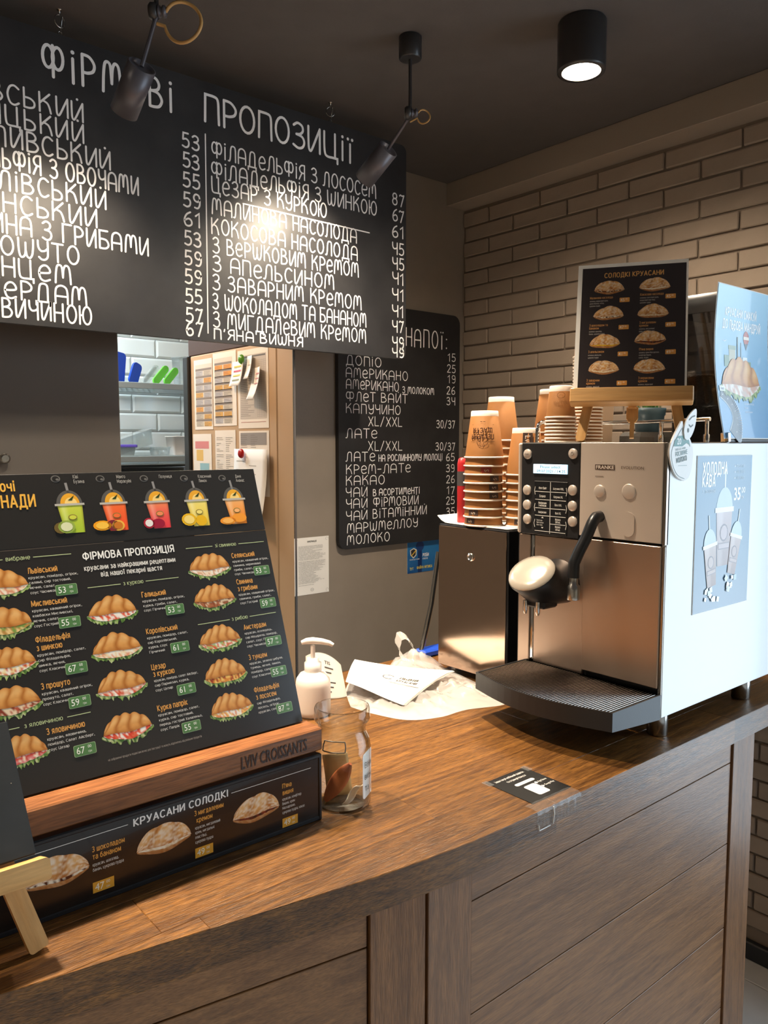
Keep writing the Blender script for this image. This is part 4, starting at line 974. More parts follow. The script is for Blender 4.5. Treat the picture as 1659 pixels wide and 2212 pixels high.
for q, ((a, b), (c, d), lab) in enumerate(zip([(.134,.304),(.191,.301),(.251,.299),(.310,.296),(.371,.294)], [(.141,.363),(.199,.361),(.260,.358),(.320,.356),(.380,.354)], [('Ківі', 'Бузина'), ('Манго', 'Маракуйя'), ('Полуниця', ''), ('Класичний', 'Лимон'), ('Диня', 'Ананас')])):
    drink(P, (a+c)/2+.003, .303-k-.001*q, .360-k-.001*q, .036, cols5[q][0], cols5[q][1], fr[q], q)
    lx, ly = (a+c)/2+.006, .376-k-.0015*q
    P.text(lab[0], lx+.006, ly, .0045, '#b9b4ac', sx=.8); P.text(lab[1], lx+.006, ly-.0065, .0045, '#b9b4ac', sx=.8)
    for w_ in (.006, .0045): P.ell(lx-.016, ly, w_, w_*.8, '#6f6b66' if w_ == .006 else '#2a2826', 1 if w_ == .006 else 2, 14)
    P.ell(lx-.014, ly-.001, .002, .0016, '#6f6b66', 3, 10)
P.build('print', lm, 'print_gloss')

sh = thing('sweet_menu_holder', 'low black framed holder of sweet croissant prices under the wooden ledge', 'menu', (.20, .885, ZC), (rad(90), 0, 0))
obj('frame', MB().box((-.012, 0, -.006), (.425, .006, .0015), .001).box((-.012, .0905, -.012), (.425, .0965, .002), .0015).box((.4205, 0, -.006), (.4265, .0965, .002), .0015).box((-.012, 0, -.006), (-.006, .0965, .002), .0015), 'black_plastic', sh, local=True)
obj('panel', MB().box((-.006, .006, -.005), (.4205, .0905, 0)), 'black_satin', sh, local=True)
P = Print(); P.rect(-.006, .006, .4205, .0905, '#191412', 0)
P.text('КРУАСАНИ СОЛОДКІ', .215, .0775, .0085, '#e9e6e0', 1, al='c', w=.128)
P.rect(.010, .0815, .145, .0822, '#e9e6e0', 2); P.rect(.283, .0795, .408, .0802, '#e9e6e0', 2)
for q, (a, b) in enumerate(((.063, .047), (.190, .044), (.320, .042))): croissant(P, a, b+.006, .074, 'sweet', 40+q, [['#e9dcc4', '#4a2015', '#f1e6d0'], ['#f3e9d6', '#eadbc0', '#d9c09a'], ['#5a1f16', '#3c120d', '#7a2a1c']][q])
for t_, a, b in (('З шоколадом', .1015, .0625), ('та бананом', .102, .0535), ('З мигдалевим', .230, .0655), ('кремом', .233, .0560), ("П'яна", .3605, .0635), ('вишня', .361, .0540)): P.text(t_, a, b, .0060, '#d99a48', 1, sx=.84)
for a, b, ls in ((.102, .045, ['круасан, шоколад,', 'банан, цукрова пудра']), (.231, .0475, ['круасан, мигдалевий', 'крем, мигдальні', 'пластівці,', 'цукрова пудра']), (.3605, .046, ['круасан, конфітюр', 'Вишня, крем', 'Маскарпоне,', 'цукрова пудра, какао'])):
    for q, t_ in enumerate(ls): P.text(t_, a, b-.0062*q, .0036, '#e0dcd4', sx=.82)
for t_, a, b in (('47', .114, .019), ('49', .243, .016), ('49', .373, .014)):
    P.rect(a-.0125, b-.0065, a+.0125, b+.0065, '#d69a35', 3); P.text(t_, a-.010, b-.004, .0082, '#f6ecd2', z=4); P.text('00', a+.003, b+.001, .0036, '#f6ecd2', z=4); P.text('грн', a+.003, b-.0042, .0026, '#f6ecd2', z=4)
P.build('print', sh, 'print_gloss')

# small chalkboard on a pine table easel, cut by the left edge of the photo
ce = thing('table_easel', 'small pine table easel at the left end of the counter', 'easel', (.08, .85, ZC))
LB = rad(38.5)
def plank(p0, p1, w, t, n, mat, name, parent, bev=.002):
    """board from p0 to p1; n: its face normal; w across, t thick"""
    p0, p1 = Vector(p0), Vector(p1); d = (p1-p0); L = d.length; x = d.normalized(); z = (Vector(n)-x*Vector(n).dot(x)).normalized(); y = z.cross(x)
    M = Matrix(((x.x, y.x, z.x, p0.x), (x.y, y.y, z.y, p0.y), (x.z, y.z, z.z, p0.z), (0, 0, 0, 1)))
    mb = MB().prism(rrect(0, -w/2, L, w/2, min(w, L)*.18, 4), -t/2, t/2, M)
    inv = wm(parent).inverted() @ M                              # keep the grain along the board: the part gets the board's own axes
    o = obj(name, MB().prism(rrect(0, -w/2, L, w/2, min(w, L)*.18, 4), -t/2, t/2), mat, parent, local=True)
    o.matrix_basis = inv @ Matrix.Translation(o.location)
    return o
nb = Vector((0, -math.cos(LB), math.sin(LB)))
plank((-.06, .833, 1.1405), (.238, .833, 1.1405), .022, .024, (0, -1, .35), 'pine', 'crossbar', ce)
plank((.198, .866, 1.155), (.2265, .834, 1.0535), .020, .010, (.15, -1, -.25), 'pine', 'leg', ce)
plank((-.02, .866, 1.155), (-.0485, .834, 1.0535), .020, .010, (-.15, -1, -.25), 'pine', 'leg', ce)
plank((.09, .868, 1.155), (.09, .872, 1.052), .018, .008, (0, -1, 0), 'pine', 'rear_leg', ce)
cbd = thing('small_chalkboard', 'small dark blue chalkboard resting on the pine table easel', 'chalkboard', (-.06, .848, 1.151), (rad(90)-LB, 0, 0))
obj('board', MB().box((0, 0, -.004), (.291, .150, .001), .0008), 'chalkboard_navy', cbd, local=True)
P = Print(); rn = random.Random(5)
for q in range(26): P.ell(rn.uniform(.02, .285), rn.uniform(.01, .14), rn.uniform(.0003, .0010), rn.uniform(.0003, .0008), '#8f8a7c', 1, 7)
q_ = P.build('chalk_dust', cbd); q_.location.z = .0015
# ---------------------------------------------------------------- coffee machine
cm = thing('coffee_machine', 'automatic coffee machine with white side and black control panel on the counter', 'coffee machine', (1.48, .90, ZC))
X0, X1, Y0, Y1, Z0, Z1 = 1.252, 1.74, .729, 1.063, 1.094, 1.585
obj('body', MB().box((X0+.012, Y0+.008, Z0), (X1, Y1-.006, Z1-.004), .002), 'black_satin', cm)
sp_ = obj('side_panel', MB().box((X0+.004, Y0, Z0), (X1, Y0+.008, Z1-.001), .0015), 'white_enamel', cm); sp_['label'] = 'white enamel side panel'
obj('side_panel', MB().box((X0+.004, Y1-.006, Z0), (X1, Y1, Z1-.001), .0015), 'black_satin', cm)
obj('top_panel', MB().box((X0+.004, Y0+.004, Z1-.004), (X1, Y1-.004, Z1), .0015), 'steel_plain', cm)
obj('edge_trim', MB().box((X0-.001, Y0, 1.405), (X0+.010, Y0+.006, Z1), .001).box((X0+.002, Y0+.001, 1.112), (X0+.010, Y0+.006, 1.403), .001), 'steel_plain', cm)
obj('head_panel', MB().box((X0-.002, Y0+.007, 1.4075), (X0+.012, .9085, Z1), .0012), 'champagne_metal', cm)
cp_ = obj('control_panel', MB().box((X0-.002, .9095, 1.400), (X0+.012, 1.0525, Z1-.001), .0012), 'black_satin', cm)
obj('side_trim', MB().box((X0-.002, 1.0535, 1.400), (X0+.012, Y1, Z1-.001), .003), 'champagne_metal', cm)
obj('service_door', MB().box((X0-.001, Y0+.007, 1.147), (X0+.012, .8985, 1.403), .0015), 'brushed_steel', cm)
obj('spout_backplate', MB().box((X0+.004, .9005, 1.125), (X0+.012, 1.020, 1.398), .001), 'brushed_steel', cm)
obj('corner_strip', MB().box((X0, 1.0285, 1.125), (X0+.012, 1.0575, 1.398), .001), 'brushed_steel', cm)
obj('spout_rail', MB().box((X0+.003, 1.0205, 1.125), (X0+.010, 1.0275, 1.398), .001), 'chrome', cm)
# controls
disp = obj('display', MB().box((X0-.0042, .9375, 1.5235), (X0-.001, 1.0205, 1.5420), .0006), 'screen_lit', cm)
RM = T((X0-.0045, 0, 0)) @ Euler((rad(90), 0, rad(-90))).to_matrix().to_4x4()   # print frame facing -x: u = -y, v = z
def facex(P, name, parent, x, mat='print_matte'):
    o = P.build(name, parent, mat); o.matrix_basis = wm(parent).inverted() @ T((x, 0, 0)) @ Euler((rad(90), 0, rad(-90))).to_matrix().to_4x4()
    return o
P = Print(); P.text('Please select', -1.003, 1.5345, .0052, '#3a5b70', w=.050); P.text('09.07.2021 / 14:25', -1.011, 1.5260, .0052, '#3a5b70', w=.070)
facex(P, 'display_text', disp, X0-.0044)
plate = obj('label_plate', MB().box((X0-.0032, .936, 1.4035), (X0-.001, 1.0175, 1.5085), .0006), 'black_plastic', cm)
P = Print(); W = '#d9d7d2'
P.rect(-1.017, 1.5075, -.9365, 1.5083, '#8b8a88'); P.rect(-.9775, 1.4045, -.9762, 1.507, W)
rows = [1.4935, 1.4775, 1.4605, 1.4455, 1.4265, 1.4135]
for z_ in (1.4875, 1.4715, 1.4545, 1.4395, 1.4085): P.rect(-1.0145, z_-.0006, -.939, z_+.0006, W)
P.rect(-.9765, 1.4235, -.939, 1.4247, W)
for t_, z_ in (('Флет Вайт', 1.4925), ('Еспресо', 1.4765), ('Американо', 1.4630), ('з молоком', 1.4580), ('Американо', 1.4445)): P.text(t_, -.996, z_, .0042, W, 1, al='c', sx=.75)
for t_, z_ in (('Капучино XXL', 1.4925), ('Капучино XL', 1.4765), ('Лате XXL', 1.4605), ('Лате XL', 1.4445), ('Молоко', 1.4320), ('200 мл.', 1.4268), ('Молоко', 1.4175), ('100 мл.', 1.4120)): P.text(t_, -.9575, z_, .0040, W, 1, al='c', sx=.72)
for t_, z_ in (('Решта кава', 1.4285), ('Приготування', 1.4240), ('кави з чаєм', 1.4195)): P.text(t_, -1.010, z_, .0030, W, sx=.75)
P.poly([(-.9985, 1.4345), (-.9925, 1.4345), (-.9955, 1.4375)], W); P.poly([(-.9985, 1.4165), (-.9925, 1.4165), (-.9955, 1.4135)], W)
for z_ in (1.489, 1.4555, 1.4235):
    P.poly([(-1.0140, z_-.008), (-1.0160, z_), (-1.0140, z_+.008), (-1.0152, z_+.008), (-1.0172, z_), (-1.0152, z_-.008)], W); P.poly([(-.9395, z_-.008), (-.9375, z_), (-.9395, z_+.008), (-.9383, z_+.008), (-.9363, z_), (-.9383, z_-.008)], W)
facex(P, 'label_text', plate, X0-.0036)
def disc(y, z, r, h, name, mat):
    return obj(name, MB().lathe([(r, 0), (r, h*.55), (r*.86, h*.9), (.0005, h)], 24, T((X0-.002, y, z)) @ Matrix.Rotation(rad(-90), 4, 'Y')), mat, cm)
for y, z in ((1.036, 1.5615), (.925, 1.5635), (1.036, 1.4890), (.9245, 1.4935), (1.0355, 1.4590), (.924, 1.4630), (1.0345, 1.4300), (.923, 1.4330)): disc(y, z, .0102, .004, 'button', 'button_metal')
P = Print(); P.text('clean', -1.0415, 1.5600, .0042, '#5a5048', w=.011)
P.ell(-.925, 1.5635, .0034, .0034, '#5a5048'); P.ell(-.925, 1.5635, .0027, .0027, '#b9b0a6', 2); P.rect(-.9255, 1.5632, -.9245, 1.568, '#5a5048', 3)
facex(P, 'button_symbols', cm, X0-.0063)
disc(.8635, 1.4945, .0120, .003, 'knob', 'button_metal'); disc(.802, 1.4965, .0142, .0022, 'cover_disc', 'champagne_metal')
obj('cover_slot', MB().prism(rrect(-.0125, -.0225, .0125, .0225, .0122, 6), 0, .0022, T((X0-.002, .801, 1.437)) @ Euler((rad(90), 0, rad(-90))).to_matrix().to_4x4()), 'champagne_metal', cm)
P = Print(); P.rect(-.8750, 1.5345, -.8325, 1.5440, '#4a382d'); P.text('FRANKE', -.8735, 1.5362, .0062, '#e9ddd0', 1, w=.0395); P.text('EVOLUTION', -.8195, 1.5368, .0052, '#6b5848', 0, w=.047); P.rect(-.8745, 1.5215, -.8565, 1.5227, '#7a6858')
facex(P, 'brand_print', cm, X0-.0024)
# spout
c0 = Vector((1.170, .957, 1.337)); n0 = Vector((-.62, -.05, .80)).normalized(); ua = Vector((0, 1, 0)); ub = n0.cross(ua).normalized(); ua = ub.cross(n0)
def ring(c, a, b, ra, rb, n=28): return [c+a*ra*math.cos(2*PI*k/n)+b*rb*math.sin(2*PI*k/n) for k in range(n)]
if ub.x > 0: ub = -ub
spt = obj('spout', MB().loft([ring(c0-n0*.0015, ua, ub, .0465, .0455), ring(c0-n0*.006, ua, ub, .048, .047), ring(c0-n0*.018+Vector((.006, 0, 0)), ua, ub, .0465, .0445), ring(Vector((1.200, .957, 1.312)), ua, (ub+Vector((0, 0, -.5))).normalized(), .0455, .042), ring(Vector((1.228, .957, 1.309)), ua, Vector((-.25, 0, -1)).normalized(), .046, .040), ring(Vector((1.256, .957, 1.312)), ua, Vector((0, 0, -1)), .049, .044)]), 'black_plastic', cm)
cap = obj('spout_cap', MB().loft([ring(c0-n0*.001, ua, ub, .047, .046), ring(c0+n0*.003, ua, ub, .045, .044), ring(c0+n0*.0075, ua, ub, .033, .032), ring(c0+n0*.0095, ua, ub, .015, .0145), ring(c0+n0*.010, ua, ub, .001, .001)]), 'pearl_cap', cm)
cap['label'] = 'pearly silver dome cap on the coffee spout'
obj('spout_block', MB().box((1.178, .932, 1.268), (1.222, .978, 1.285), .004), 'black_plastic', cm)
for x, y in ((1.172, .972), (1.176, .945)): obj('nozzle', MB().lathe([(.0025, -.006), (.0045, 0), (.0045, .020)], 14, T((x, y, 1.262))), 'chrome', cm)
# steam wand
wp = [(1.252, .8625, 1.447), (1.236, .862, 1.446), (1.226, .862, 1.436), (1.216, .868, 1.408), (1.206, .875, 1.384), (1.198, .880, 1.362), (1.197, .880, 1.335)]
wd = obj('steam_wand', MB().tube([tuple(p) for p in [(1.252, .8625, 1.447)]+[Vector(wp[i]).lerp(Vector(wp[i+1]), t/4) for i in range(1, 6) for t in range(4)]+[wp[-1]]], .0108, 14), 'black_plastic', cm)
obj('wand_tip', MB().lathe([(.0118, 0), (.0125, .002), (.0125, .026), (.0088, .029), (.0088, .044)], 20, T((1.197, .880, 1.294))), 'steel_plain', wd)
# drip tray
def tray_front(y): return 1.103-.033*math.sin(PI*(y-.727)/.309)**1.0 if .727 <= y <= 1.036 else 1.103
ys = [.727+.309*k/16 for k in range(17)]
outl = [(tray_front(y), y) for y in ys]+[(1.2505, 1.036), (1.2505, .727)]
inn = [(tray_front(y)+.004, y) for y in [.731+.301*k/16 for k in range(17)]]+[(1.2505, 1.032), (1.2505, .731)]
mb = MB(); n = len(outl)
zb = lambda x: 1.106-.012*max(0, (x-1.11)/.14)
vs = [(x, y, zb(x)) for x, y in outl]+[(x, y, 1.139) for x, y in outl]+[(x, y, 1.139) for x, y in inn]+[(x, y, 1.126) for x, y in inn]
mb.add(vs, [tuple(range(n))]+[(i, i+n, (i+1) % n+n, (i+1) % n) for i in range(n)]+[(i+n, i+2*n, (i+1) % n+2*n, (i+1) % n+n) for i in range(n)]+[(i+2*n, i+3*n, (i+1) % n+3*n, (i+1) % n+2*n) for i in range(n)]+[tuple(range(3*n, 4*n))[::-1]])
tr = obj('drip_tray', mb, 'black_satin', cm)
gp = None
for k in range(52):
    y = .7365+.2925*k/51; xa = tray_front(y)+.006; xm = (xa+1.247)/2
    obj('grille_bar', MB().tube([(xa, y, 1.1375), (1.247, y, 1.1375)], .0011, 6), 'steel_plain', tr)
for x in (1.135, 1.19): obj('grille_rod', MB().tube([(x, .732, 1.1355), (x, 1.031, 1.1355)], .0013, 6), 'steel_plain', tr)
for x, y in ((1.292, .757), (1.615, .757), (1.292, 1.035), (1.615, 1.035)): obj('foot', MB().lathe([(.017, 0), (.0185, .002), (.0185, .044)], 24, T((x, y, ZC))), 'steel_plain', cm)
# cup rail along the top
rz = 1.627
obj('cup_rail', MB().tube([(1.30, 1.054, 1.584), (1.30, 1.054, 1.612), (1.304, 1.054, 1.622), (1.314, 1.054, rz), (1.45, 1.054, rz), (1.4585, 1.0525, rz), (1.462, 1.047, rz), (1.462, .90, rz), (1.462, .765, rz+.003)], .0042, 10), 'chrome', cm)
for y, h in ((.868, .043), (.771, .045)): obj('rail_post', MB().lathe([(.0062, 0), (.0062, .016), (.004, .018), (.004, h)], 14, T((1.462, y, 1.584))), 'chrome', cm)

# iced coffee poster on the machine's side, milk tag, blue poster
def cup_ice(P, x, y, s, tilt, z, c1='#b9a7a8', c2='#8d7772'):
    cr, sr = math.cos(tilt), math.sin(tilt)
    R_ = lambda a, b: (x+(a*cr-b*sr)*s, y+(a*sr+b*cr)*s)
    P.poly([R_(-.02, 1.02), R_(.02, 1.02), R_(.02, 1.75), R_(-.02, 1.75)], '#e8eef2', z)
    P.poly([R_(.30*math.cos(rad(a)), 1.0+.42*math.sin(rad(a))) for a in range(0, 181, 15)], '#b8ccd9', z+1)
    P.grid(lambda a, b: (R_((a-.5)*(.42+.16*b), b*.98), mixc(mixc(hexc(c2), hexc(c1), b), (1, 1, 1), .35*math.exp(-((a-.25)/.12)**2))), 6, 6, z+2)
    P.poly([R_(-.34, .97), R_(.34, .97), R_(.34, 1.06), R_(-.34, 1.06)], '#eef2f5', z+3)
    P.poly([R_(.15*math.cos(rad(a)), .60+.16*math.sin(rad(a))) for a in range(0, 360, 24)], '#6d5f66', z+3)
    P.poly([R_(.12*math.cos(rad(a)), .60+.13*math.sin(rad(a))) for a in range(0, 360, 24)], c1, z+4)
    P.poly([R_(-.2, .30), R_(.22, .30), R_(.22, .42), R_(-.2, .42)], '#7b6c70', z+3); P.poly([R_(-.18, .32), R_(.2, .32), R_(.2, .40), R_(-.18, .40)], c1, z+4)
ip = thing('iced_coffee_poster', 'blue iced coffee poster stuck on the white side of the coffee machine', 'poster', (1.350, Y0-.0012, 1.268), (rad(90), 0, 0))
obj('sheet', MB().box((0, 0, -.0008), (.213, .293, 0)), 'paper_white', ip, local=True)
P = Print(); P.grid(lambda a, b: ((.001+.211*a, .001+.291*b), mixc(hexc('#7f93a4'), hexc('#5d87a3'), min(1, b*1.2)+.15*(vnoise(a*6, b*8)-.5))), 10, 14, 0)
P.text('ХОЛОДНА', .019, .258, .0215, '#ffffff', 1, w=.095); P.text('КАВА', .019, .236, .0205, '#ffffff', 1, w=.050); P.text('з льодом', .020, .224, .0070, '#c9dce8', w=.050)
for q, t_ in enumerate(('Фрапе', 'Айс Лате', 'Айс Кава')):
    P.ell(.143, .2715-.0115*q, .0018, .0018, '#e8f0f5', 2, 8); P.text(t_, .148, .269-.0115*q, .0065, '#c3d9e6', w=.034)
P.text('35', .141, .206, .0235, '#ffffff', 1, w=.029); P.text('00', .172, .219, .011, '#ffffff', 1, w=.016); P.text('грн', .172, .208, .006, '#ffffff')
cup_ice(P, .107, .082, .106, 0, 1); cup_ice(P, .066, .046, .078, .13, 6, '#b7a39c', '#86685c'); cup_ice(P, .140, .063, .073, -.22, 6, '#b39d98', '#8a6f66')
rn = random.Random(8)
for cx_, cy_ in ((.064, .030), (.140, .046)):
    for q in range(9):
        a, b = cx_+rn.uniform(-.026, .026), cy_+rn.uniform(-.012, .012); s_ = rn.uniform(.005, .008); r_ = rn.uniform(0, 1.5)
        P.poly([(a+s_*math.cos(r_+k*PI/2), b+s_*math.sin(r_+k*PI/2)) for k in range(4)], rn.choice(['#e9f1f5', '#cfe0ea', '#a7c0cf', '#f6fafc']), 11+q)
P.build('print', ip, 'print_gloss')
mt = thing('milk_tag', 'white drop shaped plant milk price tag on the corner of the machine', 'price tag', (1.290, Y0-.0015, 1.518), (rad(90), 0, 0))
drop = [(.012, -.001), (-.012, .006), (-.030, .022), (-.040, .045), (-.038, .062), (-.026, .080), (-.010, .098), (-.002, .104), (.004, .092), (.018, .082), (.034, .062), (.039, .044), (.034, .018), (.024, .004)]
dp = catmull(drop+[drop[0]], 4)[:-1]
obj('tag_board', MB().prism(dp, 0, .003), 'white_plastic', mt, local=True)
leaf = catmull([(.004, .074), (.001, .090), (.010, .108), (.026, .121), (.040, .126), (.041, .110), (.036, .092), (.026, .078), (.014, .071), (.004, .074)], 4)[:-1]
obj('leaf_board', MB().prism(leaf, .0032, .0055), 'white_plastic', mt, local=True)
P = Print(); P.strip([(p[0]*.86+.0002, (p[1]-.048)*.84+.044) for p in dp+dp[:1]][:40], .0012, '#8c9a9a', 1)
P.poly([(-.028, .060), (.000, .060), (.014, .066), (.026, .062), (.020, .074), (.004, .079), (-.014, .078), (-.026, .070)], '#6f9a98', 2); P.text('20', -.018, .0635, .0105, '#ffffff', 1, z=3); P.text('грн', .003, .070, .003, '#ffffff', z=3)
P.text('ваші до кави', -.022, .0525, .0042, '#6f8585', 0, w=.034, rot=.1); P.text('РОСЛИННЕ', -.021, .0425, .0070, '#8aa0a0', 1, w=.040, rot=.12); P.text('МОЛОКО', -.018, .0310, .0080, '#5f7676', 1, w=.036, rot=.14); P.rect(-.012, .026, .018, .0266, '#8aa0a0')
p_ = P.build('print', mt); p_.location.z = .0033
P = Print(); P.strip([(.016, .106), (.026, .112), (.036, .114)], .0022, '#5a6060'); P.strip([(.016, .098), (.022, .094), (.030, .098)], .0022, '#5a6060'); P.ell(.014, .088, .003, .004, '#5a6060', 1, 10)
p_ = P.build('leaf_print', mt); p_.location.z = .0058

bp_ = thing('city_poster', 'pale blue travel poster with a croissant and road standing on the machine', 'poster', (1.467, .738, 1.592), (rad(86), 0, 0))
bow = lambda u: .012*math.sin(PI*min(1, max(0, u/.297)))
mbp = MB().grid(lambda a, b: (.21*a-bow(b*.297)*(1-a)*1.2-.004*b, .297*b, -.006*math.sin(PI*b)-.0004), 6, 12)
mbp.v += [p+Vector((0, 0, -.0006)) for p in mbp.v]; nf = len(mbp.f); nv_ = len(mbp.v)//2
mbp.f += [tuple(i+nv_ for i in f[::-1]) for f in mbp.f]; mbp.sm += [True]*nf
obj('sheet', mbp, 'paper_white', bp_, local=True)
P = Print()
def sky(a, b):
    n = vnoise(a*5, b*6, 2)*.6+vnoise(a*11, b*13, 4)*.4; cl = max(0, n-.52)*2.6*math.exp(-((b-.58)/.2)**2)
    return (.002+.206*a, .002+.293*b), mixc(mixc(hexc('#5f98c4'), hexc('#a9d4ea'), b), (1, 1, 1), min(.85, cl))
P.grid(sky, 22, 30, 0)
P.text('КРУАСАНИ СМАКУЙ', .034, .238, .0150, '#ffffff', 1, w=.125); P.text('ДО ЛЬВОВА МАНДРУЙ', .026, .214, .0160, '#ffffff', 1, w=.150)
croissant(P, .092, .112, .150, 'sand', 77, ['#f3ece2', '#d8a890', '#c9b0a0'], 6)
for q, (a, b, w_, h_, c) in enumerate([(.052, .150, .024, .024, '#b9b59a'), (.050, .174, .028, .008, '#8aa08a'), (.082, .150, .004, .050, '#6f7f80'), (.096, .150, .003, .040, '#6f7f80'), (.104, .146, .018, .016, '#dfe6e2'), (.034, .140, .018, .022, '#6f8f76'), (.120, .130, .016, .024, '#7f9a80')]): P.rect(a, b, a+w_, b+h_, c, 2+q % 3)
P.ell(.118, .200, .011, .014, '#b8584a', 3, 16); P.rect(.107, .197, .129, .203, '#ead9c8', 4); P.poly([(.110, .190), (.126, .190), (.118, .176)], '#4a5a66', 3)
for a, b in ((.030, .190), (.062, .212)): P.strip([(a, b), (a+.006, b-.002), (a+.012, b+.001)], .0014, '#f4f8fa', 3)
road = [(.010, .088), (.034, .078), (.054, .062), (.062, .042), (.058, .022), (.044, .002)]
rp = catmull(road, 6)
for q, (a, b) in enumerate(zip(rp, rp[1:])):
    w0 = .014+.030*q/len(rp); P.line(a[0], a[1], b[0], b[1], w0+.004, '#dbe8f0', 3); P.line(a[0], a[1], b[0], b[1], w0, '#56636e', 4)
for q in range(2, len(rp)-2, 4): P.line(rp[q][0], rp[q][1], rp[q+1][0]*.5+rp[q][0]*.5, rp[q+1][1]*.5+rp[q][1]*.5, .0026, '#f2f5f7', 5)
P.rect(.008, .092, .028, .102, '#eef3f6', 8); P.text('Львів', .011, .0945, .005, '#7a8a94', z=9)
for q in range(4): P.text(['завантажуй додаток', 'та отримуй бонуси', 'Деталі', 'за посиланням'][q], .098, .076-.008*q, .004, '#e8f2f8', z=3)
P.build('print', bp_, 'print_gloss', wrap=lambda x, y, z: (x-bow(y)*(1-x/.21)*1.2-.004*y/.297, y, -.006*math.sin(PI*y/.297)+.0004+z))
obj('clip', MB().box((.008, -.006, -.012), (.018, .012, .004), .001), 'chrome', bp_, local=True)
obj('holder_bar', MB().box((.012, -.0065, -.014), (.21, .0, -.002), .001), 'black_plastic', bp_, local=True)

# ---------------------------------------------------------------- milk cooler beside the machine
mc = thing('milk_cooler', 'small steel fronted milk cooler left of the coffee machine', 'milk cooler', (1.48, 1.205, ZC))
obj('body', MB().box((1.292, 1.105, 1.066), (1.70, 1.312, 1.398), .003), 'black_satin', mc)
dr_ = obj('door', MB().box((1.268, 1.100, 1.066), (1.291, 1.312, 1.398), .002), 'black_plastic', mc)
obj('door_face', MB().box((1.2655, 1.104, 1.068), (1.2678, 1.310, 1.394), .0006), 'polished_steel', dr_)
lk = obj('lock', MB().lathe([(.0095, 0), (.0095, .003), (.007, .005), (.0065, .003), (.003, .003)], 20, T((1.2655, 1.207, 1.331)) @ Matrix.Rotation(rad(-90), 4, 'Y')), 'chrome', dr_)
for x, y in ((1.30, 1.125), (1.30, 1.285), (1.66, 1.125), (1.66, 1.285)): obj('foot', MB().lathe([(.011, 0), (.011, .017)], 16, T((x, y, ZC))), 'steel_plain', mc)
pt = obj('paper_liner', MB().grid(lambda a, b: (1.272+.40*b, 1.322-.214*a, 1.3992+(.016*max(0, (.16-a)/.16)**2)+.0007*math.sin(a*9+b*7)), 16, 10), 'paper_white')
mbq = pt.data; tag(pt, 'thin white paper liner with a curled edge on top of the milk cooler', 'liner')
sm = pt.modifiers.new('thickness', 'SOLIDIFY'); sm.thickness = .0012; sm.offset = 1

# cups
def ordn(k): return ['top', 'second', 'third', 'fourth', 'fifth', 'sixth', 'seventh', 'eighth', 'ninth', 'tenth', 'eleventh', 'twelfth', 'thirteenth', 'fourteenth', 'fifteenth', 'sixteenth', 'seventeenth', 'eighteenth', 'nineteenth', 'twentieth', 'twenty-first', 'twenty-second', 'twenty-third', 'twenty-fourth', 'twenty-fifth', 'twenty-sixth', 'twenty-seventh', 'twenty-eighth'][k]
def make_cup(R, r, h, small=False):
    """an upside-down kraft cup standing on its rim, base at the origin"""
    b = obj('paper_cup', MB().lathe([(R-.0005, .002), (R-.0012, .006), (r+.001, h-.012), (r+.0006, h-.0118)], 36, cap0=False, cap1=False), 'kraft', base=True)
    obj('rim', MB().tube([(R*math.cos(2*PI*k/36), R*math.sin(2*PI*k/36), .002) for k in range(36)], .0019, 8, closed=True), 'cup_white', b, local=True)
    obj('base_ring', MB().lathe([(r+.0008, h-.0122), (r, h-.001), (r-.0015, h), (r-.003, h-.001), (r-.004, h-.007), (.0005, h-.007)], 36, cap0=False, cap1=False), 'cup_white', b, local=True)
    for ch in b.children: ch.location -= Vector((0, 0, .002)); 
    return b
def cone_wrap(R, r, h, phi0):
    return lambda x, y, z: ((lambda q: (q*math.cos(phi0+x/(.5*(R+r))), q*math.sin(phi0+x/(.5*(R+r))), y))(R+(r-R)*y/h+.0007+z))
def stack(proto, x, y, z, n, dz, where, group, cat='cup'):
    out = []
    for k in range(n):
        c = dup(proto, (x+rnb.uniform(-.0006, .0006), y+rnb.uniform(-.0006, .0006), z+dz*k+.0012), rz=rnb.uniform(0, 6))
        i = n-1-k
        tag(c, ('%s cup %s' % ('top kraft' if i == 0 else ordn(i)+' kraft', where)), cat, group)
        out.append(c)
    return out
RB, rB, hB = .0435, .030, .104
big = make_cup(RB, rB, hB); small = make_cup(.0305, .0235, .066, True)
ZM = 1.4010
to_cam = lambda x, y: math.atan2(-y, -x)
sA = stack(big, 1.300, 1.203, ZM, 9, .0188, 'down in the front left stack on the milk cooler', 'cups stacked upside down front left')
sB = stack(big, 1.3575, 1.1315, ZM, 7, .0188, 'down in the stack right beside the coffee machine', 'cups stacked upside down beside the machine')
sC = stack(big, 1.422, 1.262, ZM, 11, .0188, 'down in the rear left stack on the milk cooler', 'cups stacked upside down rear left')
sD = stack(big, 1.525, 1.192, ZM, 12, .0188, 'down in the rear stack behind the small cups', 'cups stacked upside down rear middle')
sE = stack(small, 1.327, 1.0155, Z1+.0005, 8, .0071, 'down in the low stack of small cups', 'small cups in the low stack')
sF = stack(small, 1.410, 1.010, Z1+.0005, 26, .0071, 'down in the tall stack of small cups', 'small cups in the tall stack')
for o in (big, small):
    for ch in list(o.children): bpy.data.objects.remove(ch)
    bpy.data.objects.remove(o)
def on_cup(cup, fn, name, R=RB, r=rB, h=hB, dphi=0.0):
    cup.rotation_euler = (0, 0, 0); P = Print(); fn(P)
    return P.build(name, cup, 'print_matte', wrap=cone_wrap(R, r, h, to_cam(cup.location.x, cup.location.y)+dphi))
